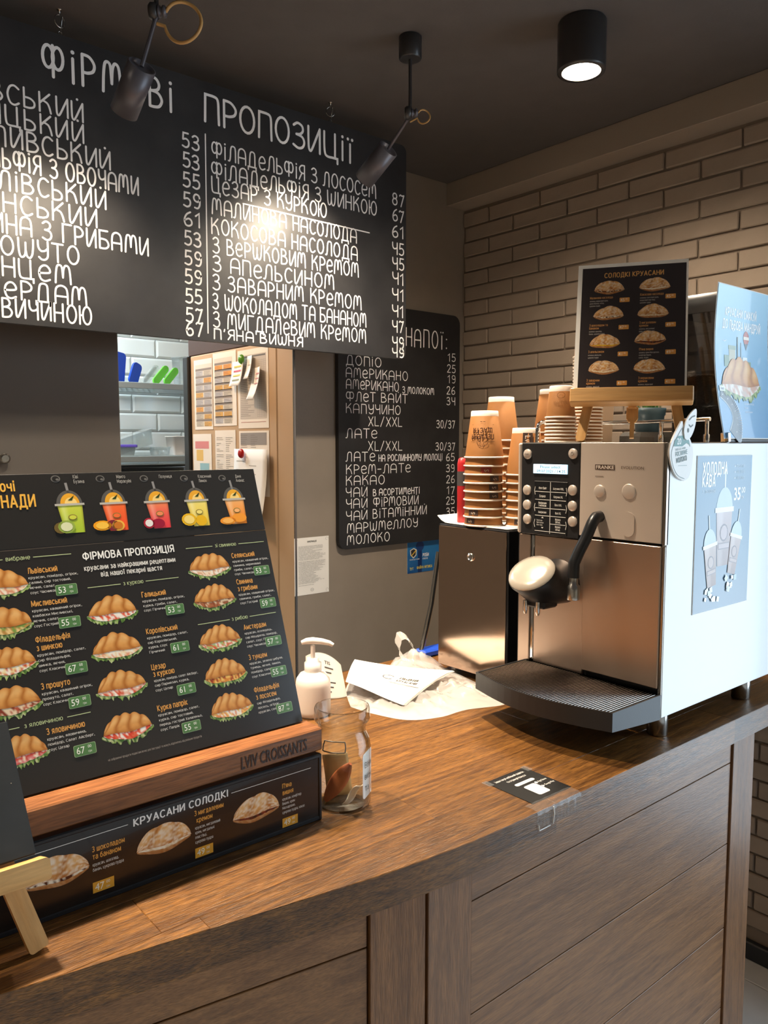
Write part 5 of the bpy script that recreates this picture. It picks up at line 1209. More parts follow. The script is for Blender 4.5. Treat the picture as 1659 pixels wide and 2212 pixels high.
def flip(P, f):     # everything on an upside-down cup reads upside down
    Q = Print(); f(Q)
    o = len(P.v); P.v += [(-p[0], .092-p[1], p[2]) for p in Q.v]; P.c += Q.c; P.f += [tuple(i+o for i in q) for q in Q.f]
def cup_logo(Q):
    B = '#4a2a1a'
    Q.text('ПЕКАРНЯ', 0, .0420, .0098, B, 1, al='c', w=.050); Q.text('ЩАСТЯ', 0, .0282, .0098, B, 1, al='c', w=.045)
    Q.rect(-.027, .0205, .027, .0211, B)
    Q.strip([(.011*math.cos(rad(a)), .058+.010*math.sin(rad(a))) for a in range(0, 181, 15)], .0008, B); Q.rect(-.026, .0576, -.011, .0582, B); Q.rect(.011, .0576, .026, .0582, B); Q.rect(-.011, .0576, .011, .0582, B)
    for a in (-.004, .003): Q.line(a, .058, a+.003, .067, .0008, B)
    Q.rect(-.006, .0135, -.001, .0145, B); Q.rect(.001, .0135, .006, .0145, B)
on_cup(sA[-1], lambda P: flip(P, cup_logo), 'logo', dphi=-.12)
def sleeve(P):
    P.rect(-.0115, .004, .0125, .091, '#4a3a34', 1)
    P.text('Lviv', -.006, .086, .0120, '#d9cfc4', 0, w=.026, z=3, rot=-PI/2); P.strip([(.001+.0085*math.cos(rad(a))*.55, .048+.011*math.sin(rad(a))) for a in range(0, 361, 24)], .0010, '#d9cfc4', 3); P.text('Croissants', -.006, .035, .0120, '#d9cfc4', 0, w=.03, z=3, rot=-PI/2)
on_cup(sB[-1], sleeve, 'sleeve_print', dphi=.10)
on_cup(sD[-1], lambda P: flip(P, lambda Q: (Q.strip([(-.026, .012), (-.020, .018), (-.024, .024)], .0016, '#4a2a1a'), Q.strip([(-.026, .030), (-.020, .033), (-.026, .037)], .0016, '#4a2a1a'), Q.rect(-.014, .006, -.0135, .06, '#8a6238'))), 'print')
on_cup(sE[-1], lambda P: flip(P, lambda Q: (Q.text('ПЕКАРНЯ', 0, .060, .006, '#9a6a3c', al='c', w=.030), Q.strip([(.008*math.cos(rad(a)), .048+.006*math.sin(rad(a))) for a in range(0, 361, 30)], .0007, '#8a5a30'))), 'print', .0305, .0235, .066)
for c, a, colr in ((sA[6], .15, 'sleeve_red'), (sA[5], .62, 'sleeve_dark'), (sA[4], .55, 'sleeve_dark'), (sA[3], .58, 'sleeve_dark'), (sA[1], -.55, 'sleeve_dark'), (sA[0], -.75, 'sleeve_dark'), (sB[0], -.30, 'sleeve_dark')):
    def patch(P, q=colr):
        P.rect(-.010, .0045, .010, .0175, {'sleeve_red': '#8e3127', 'sleeve_dark': '#453632'}[q], 1); P.text('S', .0045, .0068, .0085, '#c9bba8', z=2, rot=PI/2)
    on_cup(c, patch, 'sleeve_print', dphi=a)
# ---------------------------------------------------------------- on top of the coffee machine
SL, SY = rad(17.6), rad(-58.1)
SP = Vector((1.294, .962, 1.686))
es = thing('menu_easel', 'pine table easel standing on the coffee machine', 'easel', tuple(SP), (rad(90)-SL, 0, SY))
def lbox(name, a, b, mat, bev=.002, parent=es): return obj(name, MB().box(a, b, bev), mat, parent, local=True)
lbox('crossbar', (-.004, -.030, -.010), (.222, -.0005, .020), 'pine')
def leg(p0, p1, w, t, z, name='leg', mat='pine_upright'):
    p0, p1 = Vector(p0), Vector(p1); d = p1-p0; L = d.length; a = math.atan2(d.y, d.x)-PI/2
    M = T((p0.x, p0.y, z)) @ Matrix.Rotation(a, 4, 'Z')
    o = obj(name, MB().prism(rrect(-w/2, 0, w/2, L, w*.35, 4), -t/2, t/2), mat, es, local=True)
    o.matrix_basis = M @ T(o.location); return o
leg((.0165, -.0980), (.050, .10), .0185, .010, -.018)
leg((.205, -.0980), (.172, .10), .0185, .010, -.018)
leg((.111, .20), (.111, .272), .016, .008, -.008, 'top_peg')
mleg = obj('rear_leg', MB().prism([(-.011, -.026), (-.011, -.048), (-.006, -.056), (-.004, -.056), (-.004, -.088), (.004, -.088), (.004, -.056), (.006, -.056), (.011, -.048), (.011, -.026)], -.034, -.026, T((.113, 0, 0))), 'pine_upright', es, local=True)
obj('rear_strut', MB().box((.105, -.03, -.026), (.121, .21, -.018), .001), 'pine_upright', es, local=True)
sm_ = thing('sweet_menu', 'white edged sheet of eight sweet croissants standing on the easel', 'menu', tuple(SP), (rad(90)-SL, 0, SY))
obj('sheet', MB().box((0, .0003, -.001), (.21, .271, .0004)), 'paper_white', sm_, local=True)
P = Print(); P.rect(.0085, .0008, .2062, .2632, '#332d2e', 3)
P.text('СОЛОДКІ КРУАСАНИ', .108, .2405, .0095, '#dda763', 1, al='c', w=.114, z=5)
cen = [(.062,.218),(.148,.219),(.062,.162),(.146,.162),(.057,.102),(.142,.106),(.057,.047),(.142,.047)]
nms = [(.025,.195),(.121,.197),(.026,.1355),(.121,.137),(.026,.079),(.122,.081),(.025,.019),(.122,.0215)]
tgs = [(.092,.190,'45'),(.178,.193,'45'),(.092,.1315,'47'),(.179,.133,'49'),(.092,.075,'41'),(.180,.076,'49'),(.092,.0145,'41'),(.180,.0155,'41')]
txt = [(['Малинова насолода'], ['начинка, вершковий крем,', 'джем Малина, м\'ята,', 'цукрова пудра']), (['Кокосова насолода'], ['начинка, кокосовий крем,', 'вершковий пластівці,', 'цукрова пудра']), (['З шоколадом та', 'бананом'], ['начинка: шоколад,', 'банан, цукрова пудра']), (['З мигдалевим', 'кремом'], ['начинка, мигдалевий', 'крем, цукрова пудра']), (['З апельсином'], ['начинка: апельсин,', 'цукрова пудра']), (["П'яна вишня"], ['начинка, крем Маскарпоне,', 'конфітюр Вишня,', 'какао, пудра']), (['З заварним', 'кремом'], ['начинка, заварний', 'крем, пудра']), (['З вершковим', 'кремом'], ['начинка, вершковий', 'крем, пудра'])]
fl_ = [['#4a2a14', '#e9d9b8', '#6d3a20'], ['#f3e9d6', '#e9d0a8', '#f0e0c4'], ['#f3e9d6', '#4a2015', '#e9d0a8'], ['#f1e2c6', '#e9d0a8', '#d9b98a'], ['#eab82e', '#f2ce4a', '#d99a22'], ['#4a1a12', '#2c0e0a', '#6a2a1c'], ['#f3e4c8', '#efe0c0', '#d9b98a'], ['#f6efe2', '#efe0c0', '#d9b98a']]
for q in range(8):
    croissant(P, cen[q][0], cen[q][1], .060, 'sweet', 60+q, fl_[q], 4)
    y = nms[q][1]
    for t_ in txt[q][0]: P.text(t_, nms[q][0], y, .0046, '#c9925a', 1, z=5, sx=.82); y -= .0062
    for t_ in txt[q][1]: P.text(t_, nms[q][0], y, .0030, '#c9c2bc', z=5, sx=.8); y -= .0052
    a, b, t_ = tgs[q]; P.rr(a-.0095, b-.0048, a+.0095, b+.0048, .001, '#e2a052', 5); P.text(t_, a-.008, b-.0032, .0064, '#fbeedb', z=6); P.text('00', a+.0015, b, .003, '#fbeedb', z=6)
P.build('print', sm_, 'print_gloss')

pp = thing('potted_grass', 'dark blue pot of short green grass behind the easel', 'plant', (1.505, .922, 1.607))
obj('pot', MB().lathe([(.0265, 0), (.0275, .002), (.0305, .034), (.0325, .035), (.034, .050), (.031, .050), (.0295, .044)], 32, T((1.505, .922, 1.607)), cap1=True), 'pot_teal', pp)
mb = MB(); rn = random.Random(4)
for q in range(70):
    a, r_ = rn.uniform(0, 2*PI), .026*math.sqrt(rn.random()); h = rn.uniform(.022, .05); l_ = rn.uniform(-.014, .014); m_ = rn.uniform(-.014, .014); p = Vector((1.505+r_*math.cos(a), .922+r_*math.sin(a), 1.650))
    s_ = Vector((math.cos(a+1.5), math.sin(a+1.5), 0))*.0013
    mb.add([p-s_, p+s_, p+s_*.7+Vector((l_*.4, m_*.4, h*.6)), p-s_*.7+Vector((l_*.4, m_*.4, h*.6)), p+Vector((l_, m_, h))], [(0, 1, 2, 3), (3, 2, 4)])
obj('grass_blades', mb, 'grass_green', pp)
rn = random.Random(9)
out = [(1.505+(.052+rn.uniform(-.006, .008))*math.cos(a), .925+(.056+rn.uniform(-.008, .01))*math.sin(a)) for a in [2*PI*k/11 for k in range(11)]]
inn_ = [(1.505+(x-1.505)*.86, .925+(y-.925)*.86) for x, y in out]
mb = MB(); mb.loft([[Vector((x, y, Z1+.0003)) for x, y in out], [Vector((x, y, Z1+.012+rn.uniform(-.002, .003))) for x, y in out], [Vector((x, y, Z1+.0218)) for x, y in inn_]], smooth=False)
tag(obj('slate_slab', mb, 'slate'), 'rough grey stone slab under the potted grass', 'stone')
hp = thing('bean_hopper', 'smoky clear coffee bean hopper with a black lid at the back of the machine', 'hopper', (1.63, .847, Z1))
def rring(x0, y0, x1, y1, r_, z): return [Vector((x, y, z)) for x, y in rrect(x0, y0, x1, y1, r_, 4)]
obj('bin', MB().loft([rring(1.568, .792, 1.692, .902, .012, Z1+.001), rring(1.562, .786, 1.698, .908, .014, 1.60), rring(1.558, .782, 1.702, .912, .014, 1.852)], caps=False), 'smoked_plastic', hp)
obj('lid', MB().loft([rring(1.555, .779, 1.705, .915, .015, 1.851), rring(1.555, .779, 1.705, .915, .015, 1.878), rring(1.565, .789, 1.695, .905, .015, 1.890)]), 'black_plastic', hp)
mb = MB(); rn = random.Random(2)
mb.loft([rring(1.572, .796, 1.688, .898, .01, Z1+.002), rring(1.565, .789, 1.695, .905, .012, 1.722)], smooth=False)
for q in range(150):
    x, y = rn.uniform(1.572, 1.688), rn.uniform(.796, .898); M = T((x, y, 1.7225)) @ Matrix.Rotation(rn.uniform(0, 6), 4, 'Z') @ Matrix.Rotation(rn.uniform(-.6, .6), 4, 'X') @ Matrix.Diagonal((.0058, .004, .0034, 1))
    mb.lathe([(.5, -.85), (.9, -.4), (1, 0), (.9, .4), (.5, .85)], 7, M)
be = obj('coffee_beans', mb, 'bean_brown', hp); be['kind'] = 'stuff'
kb = thing('kraft_bag', 'upright kraft paper bag with brown lettering behind the small cups', 'bag', (1.625, 1.175, ZM))
obj('bag_body', MB().loft([rring(1.588, 1.118, 1.660, 1.240, .003, ZM), rring(1.586, 1.116, 1.662, 1.242, .003, 1.60), rring(1.583, 1.112, 1.665, 1.246, .003, 1.72)], smooth=False), 'kraft_light', kb)
P = Print(); P.text('CROISSANTS', -1.2180, 1.6420, .022, '#5a3a24', 0, w=.088); P.rect(-1.215, 1.673, -1.132, 1.6742, '#5a3a24')
facex(P, 'bag_print', kb, 1.5815)
rm = thing('red_marker', 'red cylinder with a dark grey band standing beside the drinks board edge', 'marker', (1.305, 1.276, ZM))
obj('barrel', MB().lathe([(.0095, 0), (.0105, .002), (.0105, .085)], 20, T((1.305, 1.276, ZM))), 'marker_red', rm)
obj('band', MB().lathe([(.0108, .085), (.0108, .118)], 20, T((1.305, 1.276, ZM))), 'marker_grey', rm)
obj('cap', MB().lathe([(.0105, .118), (.0105, .136), (.008, .147), (.002, .150)], 20, T((1.305, 1.276, ZM))), 'marker_red', rm)

# ---------------------------------------------------------------- things lying on the counter
def at(x, y, z=0): return T((x, y, ZC+z))
jx, jy = .676, .9015
jr = thing('glass_jar', 'clear glass jar holding notes and a wooden spoon beside the menu', 'jar', (jx, jy, ZC))
JS = 1.06
ro = [(.030, 0), (.0375, .003), (.0395, .008), (.0395, .092), (.0375, .104), (.033, .113), (.0325, .118), (.0335, .122), (.0335, .128), (.038, .130), (.039, .133), (.0385, .147), (.0375, .150), (.0355, .1505)]
ri = [(.0350, .147), (.0335, .130), (.030, .120), (.0305, .113), (.035, .103), (.0372, .092), (.0372, .009), (.034, .006), (.001, .005)]
ro = [(a*JS, b) for a, b in ro]; ri = [(a*JS, b) for a, b in ri]
obj('glass', MB().lathe(ro+ri, 44, at(jx, jy), cap1=False), 'clear_glass', jr)
q_ = to_cam(jx, jy)
P = Print(); P.rr(-.012, .020, .024, .088, .004, '#f1f1ec', 0)
for q, t_ in enumerate(('Візьми', 'вишню', 'та')): P.text(t_, -.008, .066-.017*q, .008, '#23302e', w=.026 if q < 2 else .012)
P.build('paper_label', jr, 'print_matte', wrap=lambda x, y, z: (.0425*math.cos(q_+1.05+x/.0425)+z*math.cos(q_+1.05), .0425*math.sin(q_+1.05+x/.0425)+z*math.sin(q_+1.05), y))
lug = [(p[0], p[1]) for p in rrect(-.42, .0955, .42, .1085, .005, 3)]
lug = [(-.40, .108), (-.42, .103), (-.40, .098), (-.34, .0955), (.34, .0955), (.40, .098), (.42, .103), (.40, .108), (.34, .1095), (-.34, .1095)]
jrad = lambda z: .0424 if z < .094 else .0424-(z-.094)/.018*.0055
obj('bail_lug', MB().tube([(jx+(jrad(z)+.001)*math.cos(q_-.30+a), jy+(jrad(z)+.001)*math.sin(q_-.30+a), ZC+z) for a, z in catmull(lug+[lug[0]], 3)[:-1]], .0009, 8, closed=True), 'jar_metal', jr)
def in_jar(name, label, cat, mb, mat): return tag(obj(name, mb, mat), label, cat)
Sr = Vector((.766, -.643, 0)); Sf = Vector((.643, .766, 0)); Su = Vector((0, 0, 1)); J = Vector((jx, jy, ZC))
sp0 = J-Sr*.024-Sf*.012+Su*.012; sd = (Sr*.55+Su*.83).normalized(); sn = (-Sf*.95-Sr*.2).normalized(); sw = sd.cross(sn).normalized()
rings_ = []
for k in range(13):
    t = k/12; w_ = .0125*math.sin(PI*(.06+.9*t))**.7; rings_.append([sp0+sd*(.066*t)+sw*(w_*math.cos(2*PI*m/12))+sn*(.0032*math.sin(2*PI*m/12)-.004*math.sin(PI*t)) for m in range(12)])
in_jar('wooden_spoon', 'small reddish wooden spoon leaning inside the glass jar', 'spoon', MB().loft(rings_), 'spoon_wood')
def note(p, u, v, w_, h_, bend): return MB().grid(lambda a, b: p+u*((a-.5)*w_)+v*(b*h_)+u.cross(v)*(bend*math.sin(PI*a)+.002*math.sin(7*b)), 8, 6)
for nm, lab, p, u, v, w_, h_, m_ in (('folded_note', 'folded tan banknote standing inside the glass jar', J+Sf*.012-Sr*.004+Su*.010, (Sr*.95+Su*.1).normalized(), (Su*.97-Sr*.12).normalized(), .038, .064, 'kraft_note'), ('paper_slip', 'pale folded paper slip lying low inside the glass jar', J-Sf*.016+Sr*.006+Su*.009, (Sr*.85+Sf*.5).normalized(), (Su*.8+Sr*.5-Sf*.2).normalized(), .014, .040, 'paper_warm')):
    o_ = in_jar(nm, lab, 'note', note(p, u, v, w_, h_, .003), m_); md = o_.modifiers.new('thickness', 'SOLIDIFY'); md.thickness = .0004

bx_, by_ = .868, 1.252
sb = thing('soap_dispenser', 'white pump bottle of hand sanitizer behind the menu', 'pump bottle', (bx_, by_, ZC))
obj('bottle', MB().lathe([(.030, 0), (.0335, .003), (.0345, .012), (.0345, .060), (.033, .072), (.026, .082), (.018, .086), (.016, .088)], 32, at(bx_, by_)), 'cream_plastic', sb)
obj('collar', MB().lathe([(.0165, .087), (.0170, .089), (.0170, .104), (.012, .107), (.012, .113), (.007, .1135)], 24, at(bx_, by_)), 'white_plastic', sb)
obj('pump_stem', MB().lathe([(.0045, .113), (.0045, .138)], 14, at(bx_, by_)), 'cream_plastic', sb)
B0 = Vector((bx_, by_, ZC))
obj('pump_head', MB().tube([B0-Sr*.022+Su*.1435, B0-Sr*.012+Su*.1465, B0+Su*.1475, B0+Sr*.018+Su*.146, B0+Sr*.033+Su*.1425, B0+Sr*.040+Su*.1385], [.004, .0062, .0068, .006, .005, .0038], 12), 'white_plastic', sb)
pk = thing('paper_packet', 'upright white paper packet with small print leaning beside the pump bottle', 'packet', (.955, 1.29, ZC))
def pkt(s_, a, b): # lens-shaped standing packet
    w_ = .044*(1-.16*b); th = .017*(1-.9*b)*math.sin(PI*min(1, max(0, a)))**.5
    c = Vector((.950, 1.322, ZC+.001))+Sr*((a-.5)*2*w_-.006*b)+Sf*(s_*th)+Su*(b*.094*(1-.22*(a-.35)**2*3))
    return c
obj('packet', MB().grid(lambda a, b: pkt(-1, a, b), 14, 8).grid(lambda a, b: pkt(1, 1-a, b), 14, 8), 'paper_white', pk)
P = Print()
for q in range(7): (P.text('TIS', .52, .78, .07, '#4a4a4c', 1, w=.16) if q == 0 else P.rect(.52, .80-.11*q, .60+.03*((q*5) % 7), .83-.11*q, '#4a4a4c'))
P.build('packet_print', pk, wrap=lambda x, y, z: tuple(pkt(-1, x, y)-Sf*.0006-pk.location))
pb = thing('plastic_bag', 'crumpled clear plastic bag lying on the counter under the paper', 'plastic bag', (1.10, 1.20, ZC))
edge = [(.948, 1.235), (.957, 1.175), (.985, 1.105), (1.045, 1.075), (1.115, 1.072), (1.205, 1.045), (1.238, 1.110), (1.262, 1.185), (1.285, 1.290), (1.290, 1.400), (1.250, 1.440), (1.190, 1.400), (1.080, 1.385), (1.012, 1.335)]
ed = catmull(edge+[edge[0]], 8)[:-1]; cx_, cy_ = 1.115, 1.225
def film(a, b, top):
    p = ed[int(round(a*len(ed))) % len(ed)]; x, y = cx_+(p[0]-cx_)*b, cy_+(p[1]-cy_)*b
    n = abs(vnoise(x*30, y*30, 1)-.5)*1.1+abs(vnoise(x*62, y*62, 3)-.5)*.9
    h = (.003+.030*n+.012*math.exp(-((x-1.19)**2+(y-1.14)**2)/.003))*(1-b**3)+.0012
    h *= 1-.65*math.exp(-((x-1.09)**2+(y-1.29)**2)/.012)
    g = math.exp(-((x-1.255)**2+(y-1.375)**2)/.0022); h += .036*g*(.6+.6*n)
    return Vector((x, y, ZC+(h if top else .0006)))
obj('film', MB().grid(lambda a, b: film(a, b, 1), len(ed), 26).grid(lambda a, b: film(a, b, 0), len(ed), 3), 'plastic_film', pb)
hd = [Vector((1.235, 1.405, ZC+.012)), Vector((1.252, 1.436, ZC+.034)), Vector((1.272, 1.462, ZC+.050)), Vector((1.290, 1.462, ZC+.052)), Vector((1.292, 1.436, ZC+.040)), Vector((1.284, 1.405, ZC+.016))]
hd = [a.lerp(b, t/3) for a, b in zip(hd, hd[1:]) for t in range(3)]+[hd[-1]]
obj('handle', MB().grid(lambda a, b: hd[round(a*(len(hd)-1))]+Vector((.004*math.sin(a*20), (b-.5)*.02, (b-.5)*.016)), len(hd)-1, 3), 'plastic_film', pb)
pc = [Vector((.985, 1.300, 0)), Vector((1.010, 1.145, 0)), Vector((1.218, 1.213, 0)), Vector((1.118, 1.440, 0))]
def sheetp(a, b):
    p = pc[0].lerp(pc[1], a).lerp(pc[3].lerp(pc[2], a), b)
    return Vector((p.x, p.y, ZC+.0255+.010*math.sin(PI*b*.9)*(.5+.5*a)+.005*math.cos(3*a+2*b)-.006*a*(1-b)))
wp_ = thing('paper_sheets', 'bright white printed paper sheets lying on the plastic bag', 'paper', (1.09, 1.29, ZC+.02))
for q in range(3):
    o_ = obj('sheet', MB().grid(lambda a, b: sheetp(a, b)+Vector((.003*q, -.004*q*(1-a), -.0012*q)), 14, 16), 'paper_white', wp_)
P = Print()
P.text('ЛЬВІВ', .62, .50, .05, '#4a4744', 1, w=.24); P.text('КРУАСАНИ', .62, .42, .05, '#4a4744', 1, w=.26); P.strip([(.5+.07*math.cos(rad(a)), .5+.06*math.sin(rad(a))) for a in range(40, 330, 20)], .012, '#4a4744'); P.rect(.55, .36, .95, .372, '#8a8682')
P.build('sheet_print', wp_, wrap=lambda x, y, z: tuple(sheetp(min(1, max(0, x)), min(1, max(0, y)))+Vector((0, 0, .0008))-wp_.location))
br = thing('cleaning_brush', 'blue brush with a slanted grey tube handle behind the milk cooler', 'brush', (1.345, 1.425, ZC))
obj('handle', MB().tube([(1.318, 1.425, ZC+.012), (1.352, 1.425, ZC+.130), (1.376, 1.425, ZC+.260)], .0065, 12), 'steel_plain', br)
obj('brush_head', MB().box((1.310, 1.402, ZC+.001), (1.400, 1.442, ZC+.018), .004), 'blue_plastic', br)

# ---------------------------------------------------------------- papers on the back wall
def paper(name, label, cat, loc, rot, w_, h_, draw, mat='paper_white', gloss='print_matte', t=.0008):
    p = thing(name, label, cat, loc, rot); obj('sheet', MB().box((0, 0, -t), (w_, h_, 0)), mat, p, local=True)
    P = Print(); draw(P); P.build('print', p, gloss); return p
WALL = (rad(90), 0, 0); FR = (rad(90), 0, rad(-90))
def info(P):
    P.text('ІНФОРМАЦІЯ', .074, .187, .006, '#2b2b2b', 1, al='c')
    rn = random.Random(1); y = .176
    words = 'правила користування закладом шановні відвідувачі просимо дотримуватись безпечної відстані та масковий режим у приміщенні пекарні дякуємо за розуміння адміністрація закладу'.split()
    while y > .028:
        if rn.random() < .14: y -= .003; continue
        L = rn.uniform(.06, .118); s_ = ' '.join(rn.choice(words) for _ in range(5))
        P.text(s_, .016, y, .0024, '#4a4a4c', w=L); y -= .0043
    P.ell(.074, .016, .007, .006, '#8b8884', 1, 14); P.ell(.074, .016, .0058, .005, '#f4f2ee', 2, 14); P.text('ЛЬВІВ', .074, .0145, .003, '#6b6864', al='c', z=3)
    for a, b in ((.008, .196), (.140, .196), (.008, .010), (.140, .010)): P.strip([(a+.006*math.cos(q), b+.005*math.sin(q)) for q in [k*.8 for k in range(7)]], .0006, '#8b8884')
paper('info_sheet', 'white information sheet of dense text on the back wall below the drinks board', 'notice', (1.5175, YB-.0012, 1.046), WALL, .148, .205, info)
def radio(P):
    P.grid(lambda a, b: ((.105*a*1.9, .13*b), mixc(hexc('#0e4f8f'), hexc('#2f86c4'), .5*b+.5*vnoise(a*4, b*4))), 8, 6, 1)
    P.poly([(.014, .092), (.034, .100), (.050, .092), (.048, .070), (.032, .058), (.016, .072)], '#e9e4d6', 2); P.poly([(.018, .090), (.033, .096), (.046, .090), (.044, .072), (.032, .063), (.020, .073)], '#2a2a30', 3); P.line(.02, .068, .046, .09, .005, '#d9b23a', 4)
    P.rect(.056, .0, .078, .10, '#0b2f66', 2); P.ell(.067, .105, .022, .020, '#123a74', 3)
    P.text('РОБИ', .082, .062, .012, '#ffffff', 1, z=4); P.text('класно', .082, .050, .008, '#ffffff', z=4)
    P.text('ТУТ', .012, .012, .010, '#e9d24a', 1, z=4); P.text('ФАЙНА МУЗИКА', .050, .014, .010, '#e9d24a', 1, z=4); P.text('слухай радіо онлайн', .012, .052, .005, '#ffffff', z=4)
paper('radio_poster', 'blue radio advert poster with yellow lettering below the drinks board', 'poster', (2.047, YB-.0012, 1.070), WALL, .20, .130, radio)

# ---------------------------------------------------------------- kitchen behind the opening
XF = 1.5245
rf = thing('refrigerator', 'tall beige refrigerator side covered with papers in the kitchen doorway', 'refrigerator', (1.85, 2.75, 0))
obj('cabinet', MB().box((XF+.0005, 2.412, .03), (2.2, 3.080, 1.945), .004), 'jamb_paint', rf)
obj('top_cover', MB().box((XF+.0015, 2.412, 1.946), (2.2, 3.10, 2.20), .003), 'sleeve_dark', rf)
obj('door_edge', MB().box((XF-.012, 3.082, .03), (2.2, 3.128, 1.945), .004), 'black_plastic', rf)
for y in (2.46, 3.03): obj('foot', MB().lathe([(.02, 0), (.02, .031)], 12, T((1.6, y, 0))), 'black_plastic', rf)
def sched(c1, n, seed):
    def f(P):
        rn = random.Random(seed); w_, h_ = .16, .27
        P.rect(.012, .02, .155, .265, '#d9cfc0', 1)
        for q in range(n):
            y = .245-.235*q/n; P.rect(.014, y-.006, .152, y+.003, '#8b7f76', 2)
            for x in (.016, .086): P.rect(x, y-.026, x+.062, y-.007, rn.choice([c1, '#b9b4b4', '#b9b4b4', '#d9a75a', '#c4b9a8']), 2)
            for k in range(3): P.rect(.018, y-.012-.006*k, .018+rn.uniform(.03, .055), y-.0108-.006*k, '#6f6a66', 3); P.rect(.088, y-.012-.006*k, .088+rn.uniform(.03, .055), y-.0108-.006*k, '#6f6a66', 3)
    return f
def table(P):
    rn = random.Random(12); P.rect(.015, .035, .205, .272, '#c9bfb4', 1); P.rect(.02, .262, .2, .268, '#6b6660', 2)
    for q in range(32): P.rect(.02, .25-.0066*q, .02+rn.uniform(.05, .10), .2515-.0066*q, '#7d766f', 2); P.rect(.14, .247-.0066*q, .203, .2476-.0066*q, '#8d867f', 2)
    for q in range(5): P.rect(.14+.0155*q, .04, .1406+.0155*q, .25, '#8d867f', 2)
    P.rect(.02, .022, .2, .0235, '#b05a50', 2)
def listp(seed, cols2=1, head=None):
    def f(P):
        rn = random.Random(seed)
        if head: P.rect(.012, .19, .2, .235, head, 1)
        for q in range(28):
            for c in range(cols2+1):
                if rn.random() < .85: P.rect(.012+.075*c, .225-.0075*q, .012+.075*c+rn.uniform(.02, .058), .2264-.0075*q, '#7a746e', 2)
    return f
def fr_paper(name, label, y0, z0, w_, h_, draw, sc_=1.0): return paper(name, label, 'paper', (XF-.0012, y0, z0), FR, w_, h_, draw, 'paper_warm')
fr_paper('schedule_sheet', 'narrow colour coded schedule sheet at the far edge of the refrigerator', 3.045, 1.640, .158, .285, sched('#e0a050', 8, 1))
fr_paper('schedule_sheet', 'colour coded schedule sheet second from the far edge of the refrigerator', 2.880, 1.652, .185, .287, sched('#e8983c', 9, 2))
fr_paper('table_sheet', 'sheet with a ruled table behind the green magnet', 2.682, 1.640, .218, .292, table)
fr_paper('plastic_pocket', 'clear sleeve holding a pink and blue leaflet on the refrigerator', 3.066, 1.372, .162, .250, lambda P: (P.rect(.02, .19, .14, .22, '#d98a8a', 1), P.rect(.03, .14, .09, .185, '#e8c070', 1), P.rect(.06, .09, .14, .13, '#9ac4cc', 1), P.rect(.03, .05, .12, .08, '#9ac4cc', 1)))
fr_paper('list_sheet', 'plain two column list sheet low on the refrigerator', 2.872, 1.380, .165, .255, listp(5))
fr_paper('form_sheet', 'form sheet with a grey header band above the red magnet', 2.680, 1.388, .216, .242, listp(6, 1, '#9a9592'))
def hung(name, label, y0, z0, w_, h_, curl, draw, off=.003):
    p = thing(name, label, 'note', (XF-off, y0, z0), FR)
    zf = lambda x, y: curl*((x/w_)**2*.6+(1-y/h_)**2)
    o_ = obj('sheet', MB().grid(lambda a, b: (a*w_, b*h_, zf(a*w_, b*h_)), 6, 6), 'paper_white', p, local=True); md = o_.modifiers.new('thickness', 'SOLIDIFY'); md.thickness = .0006
    P = Print(); draw(P); P.build('print', p, wrap=lambda x, y, z: (x, y, zf(x, y)+.0006+z)); return p
hung('price_note', 'small note with yellow and red writing hanging by the green magnet', 2.712, 1.800, .098, .092, .018, lambda P: [P.rect(.015, .070-.017*q, .08, .076-.017*q, c, 1) for q, c in enumerate(('#d9c84a', '#d0506a', '#d9c84a', '#8a8a60'))], .007)
hung('pink_note', 'curled pinkish note on the refrigerator right of the yellow note', 2.570, 1.745, .080, .115, .030, lambda P: [P.rect(.03, .09-.018*q, .07, .094-.018*q, '#c98a90', 1) for q in range(3)])
hung('curled_slip', 'small blank curled slip beside the green magnet', 2.606, 1.822, .052, .085, .020, lambda P: P.rect(.01, .05, .04, .052, '#b9b0a6', 1))
hung('hanging_list', 'long curled paper list hanging from the red magnet', 2.716, 1.300, .270, .262, .030, lambda P: [P.rect(.02+.1*(q % 2), .215-.016*q, .08+.1*(q % 2), .217-.016*q, '#a39b92', 1) for q in range(11)])
def magnet(y, z, mat, label, off):
    return tag(obj('fridge_magnet', MB().lathe([(.0175, 0), (.0185, .003), (.015, .009), (.008, .013), (.001, .0145)], 20, T((XF-off, y, z)) @ Matrix.Rotation(rad(-90), 4, 'Y')), mat), label, 'magnet')
magnet(2.628, 1.897, 'magnet_green', 'round green magnet holding notes on the refrigerator', .0135)
magnet(2.640, 1.545, 'magnet_red', 'round red magnet holding the long paper list', .0135)

def shelf(zt, label, rods):
    s_ = thing('wire_shelf', label, 'shelf', (1.75, 3.95, zt))
    obj('front_rail', MB().box((1.25, 3.795, zt-.030), (2.40, 3.803, zt), .002), 'shelf_steel', s_)
    obj('rear_rail', MB().box((1.25, 4.115, zt-.030), (2.40, 4.123, zt), .002), 'shelf_steel', s_)
    for k in range(rods): x = 1.27+.03*k; obj('wire', MB().tube([(x, 3.80, zt-.004), (x, 4.12, zt-.004)], .0022, 6), 'shelf_steel', s_)
    for y in (3.88, 3.96, 4.04): obj('cross_wire', MB().tube([(1.25, y, zt-.009), (2.40, y, zt-.009)], .0024, 6), 'shelf_steel', s_)
    for x in (1.26, 2.39): obj('bracket', MB().box((x-.004, 3.80, zt-.034), (x+.004, 4.149, zt-.012), .001), 'shelf_steel', s_)
shelf(1.885, 'upper steel wire shelf on the white tiled kitchen wall', 38)
shelf(1.520, 'lower steel wire shelf on the white tiled kitchen wall', 38)
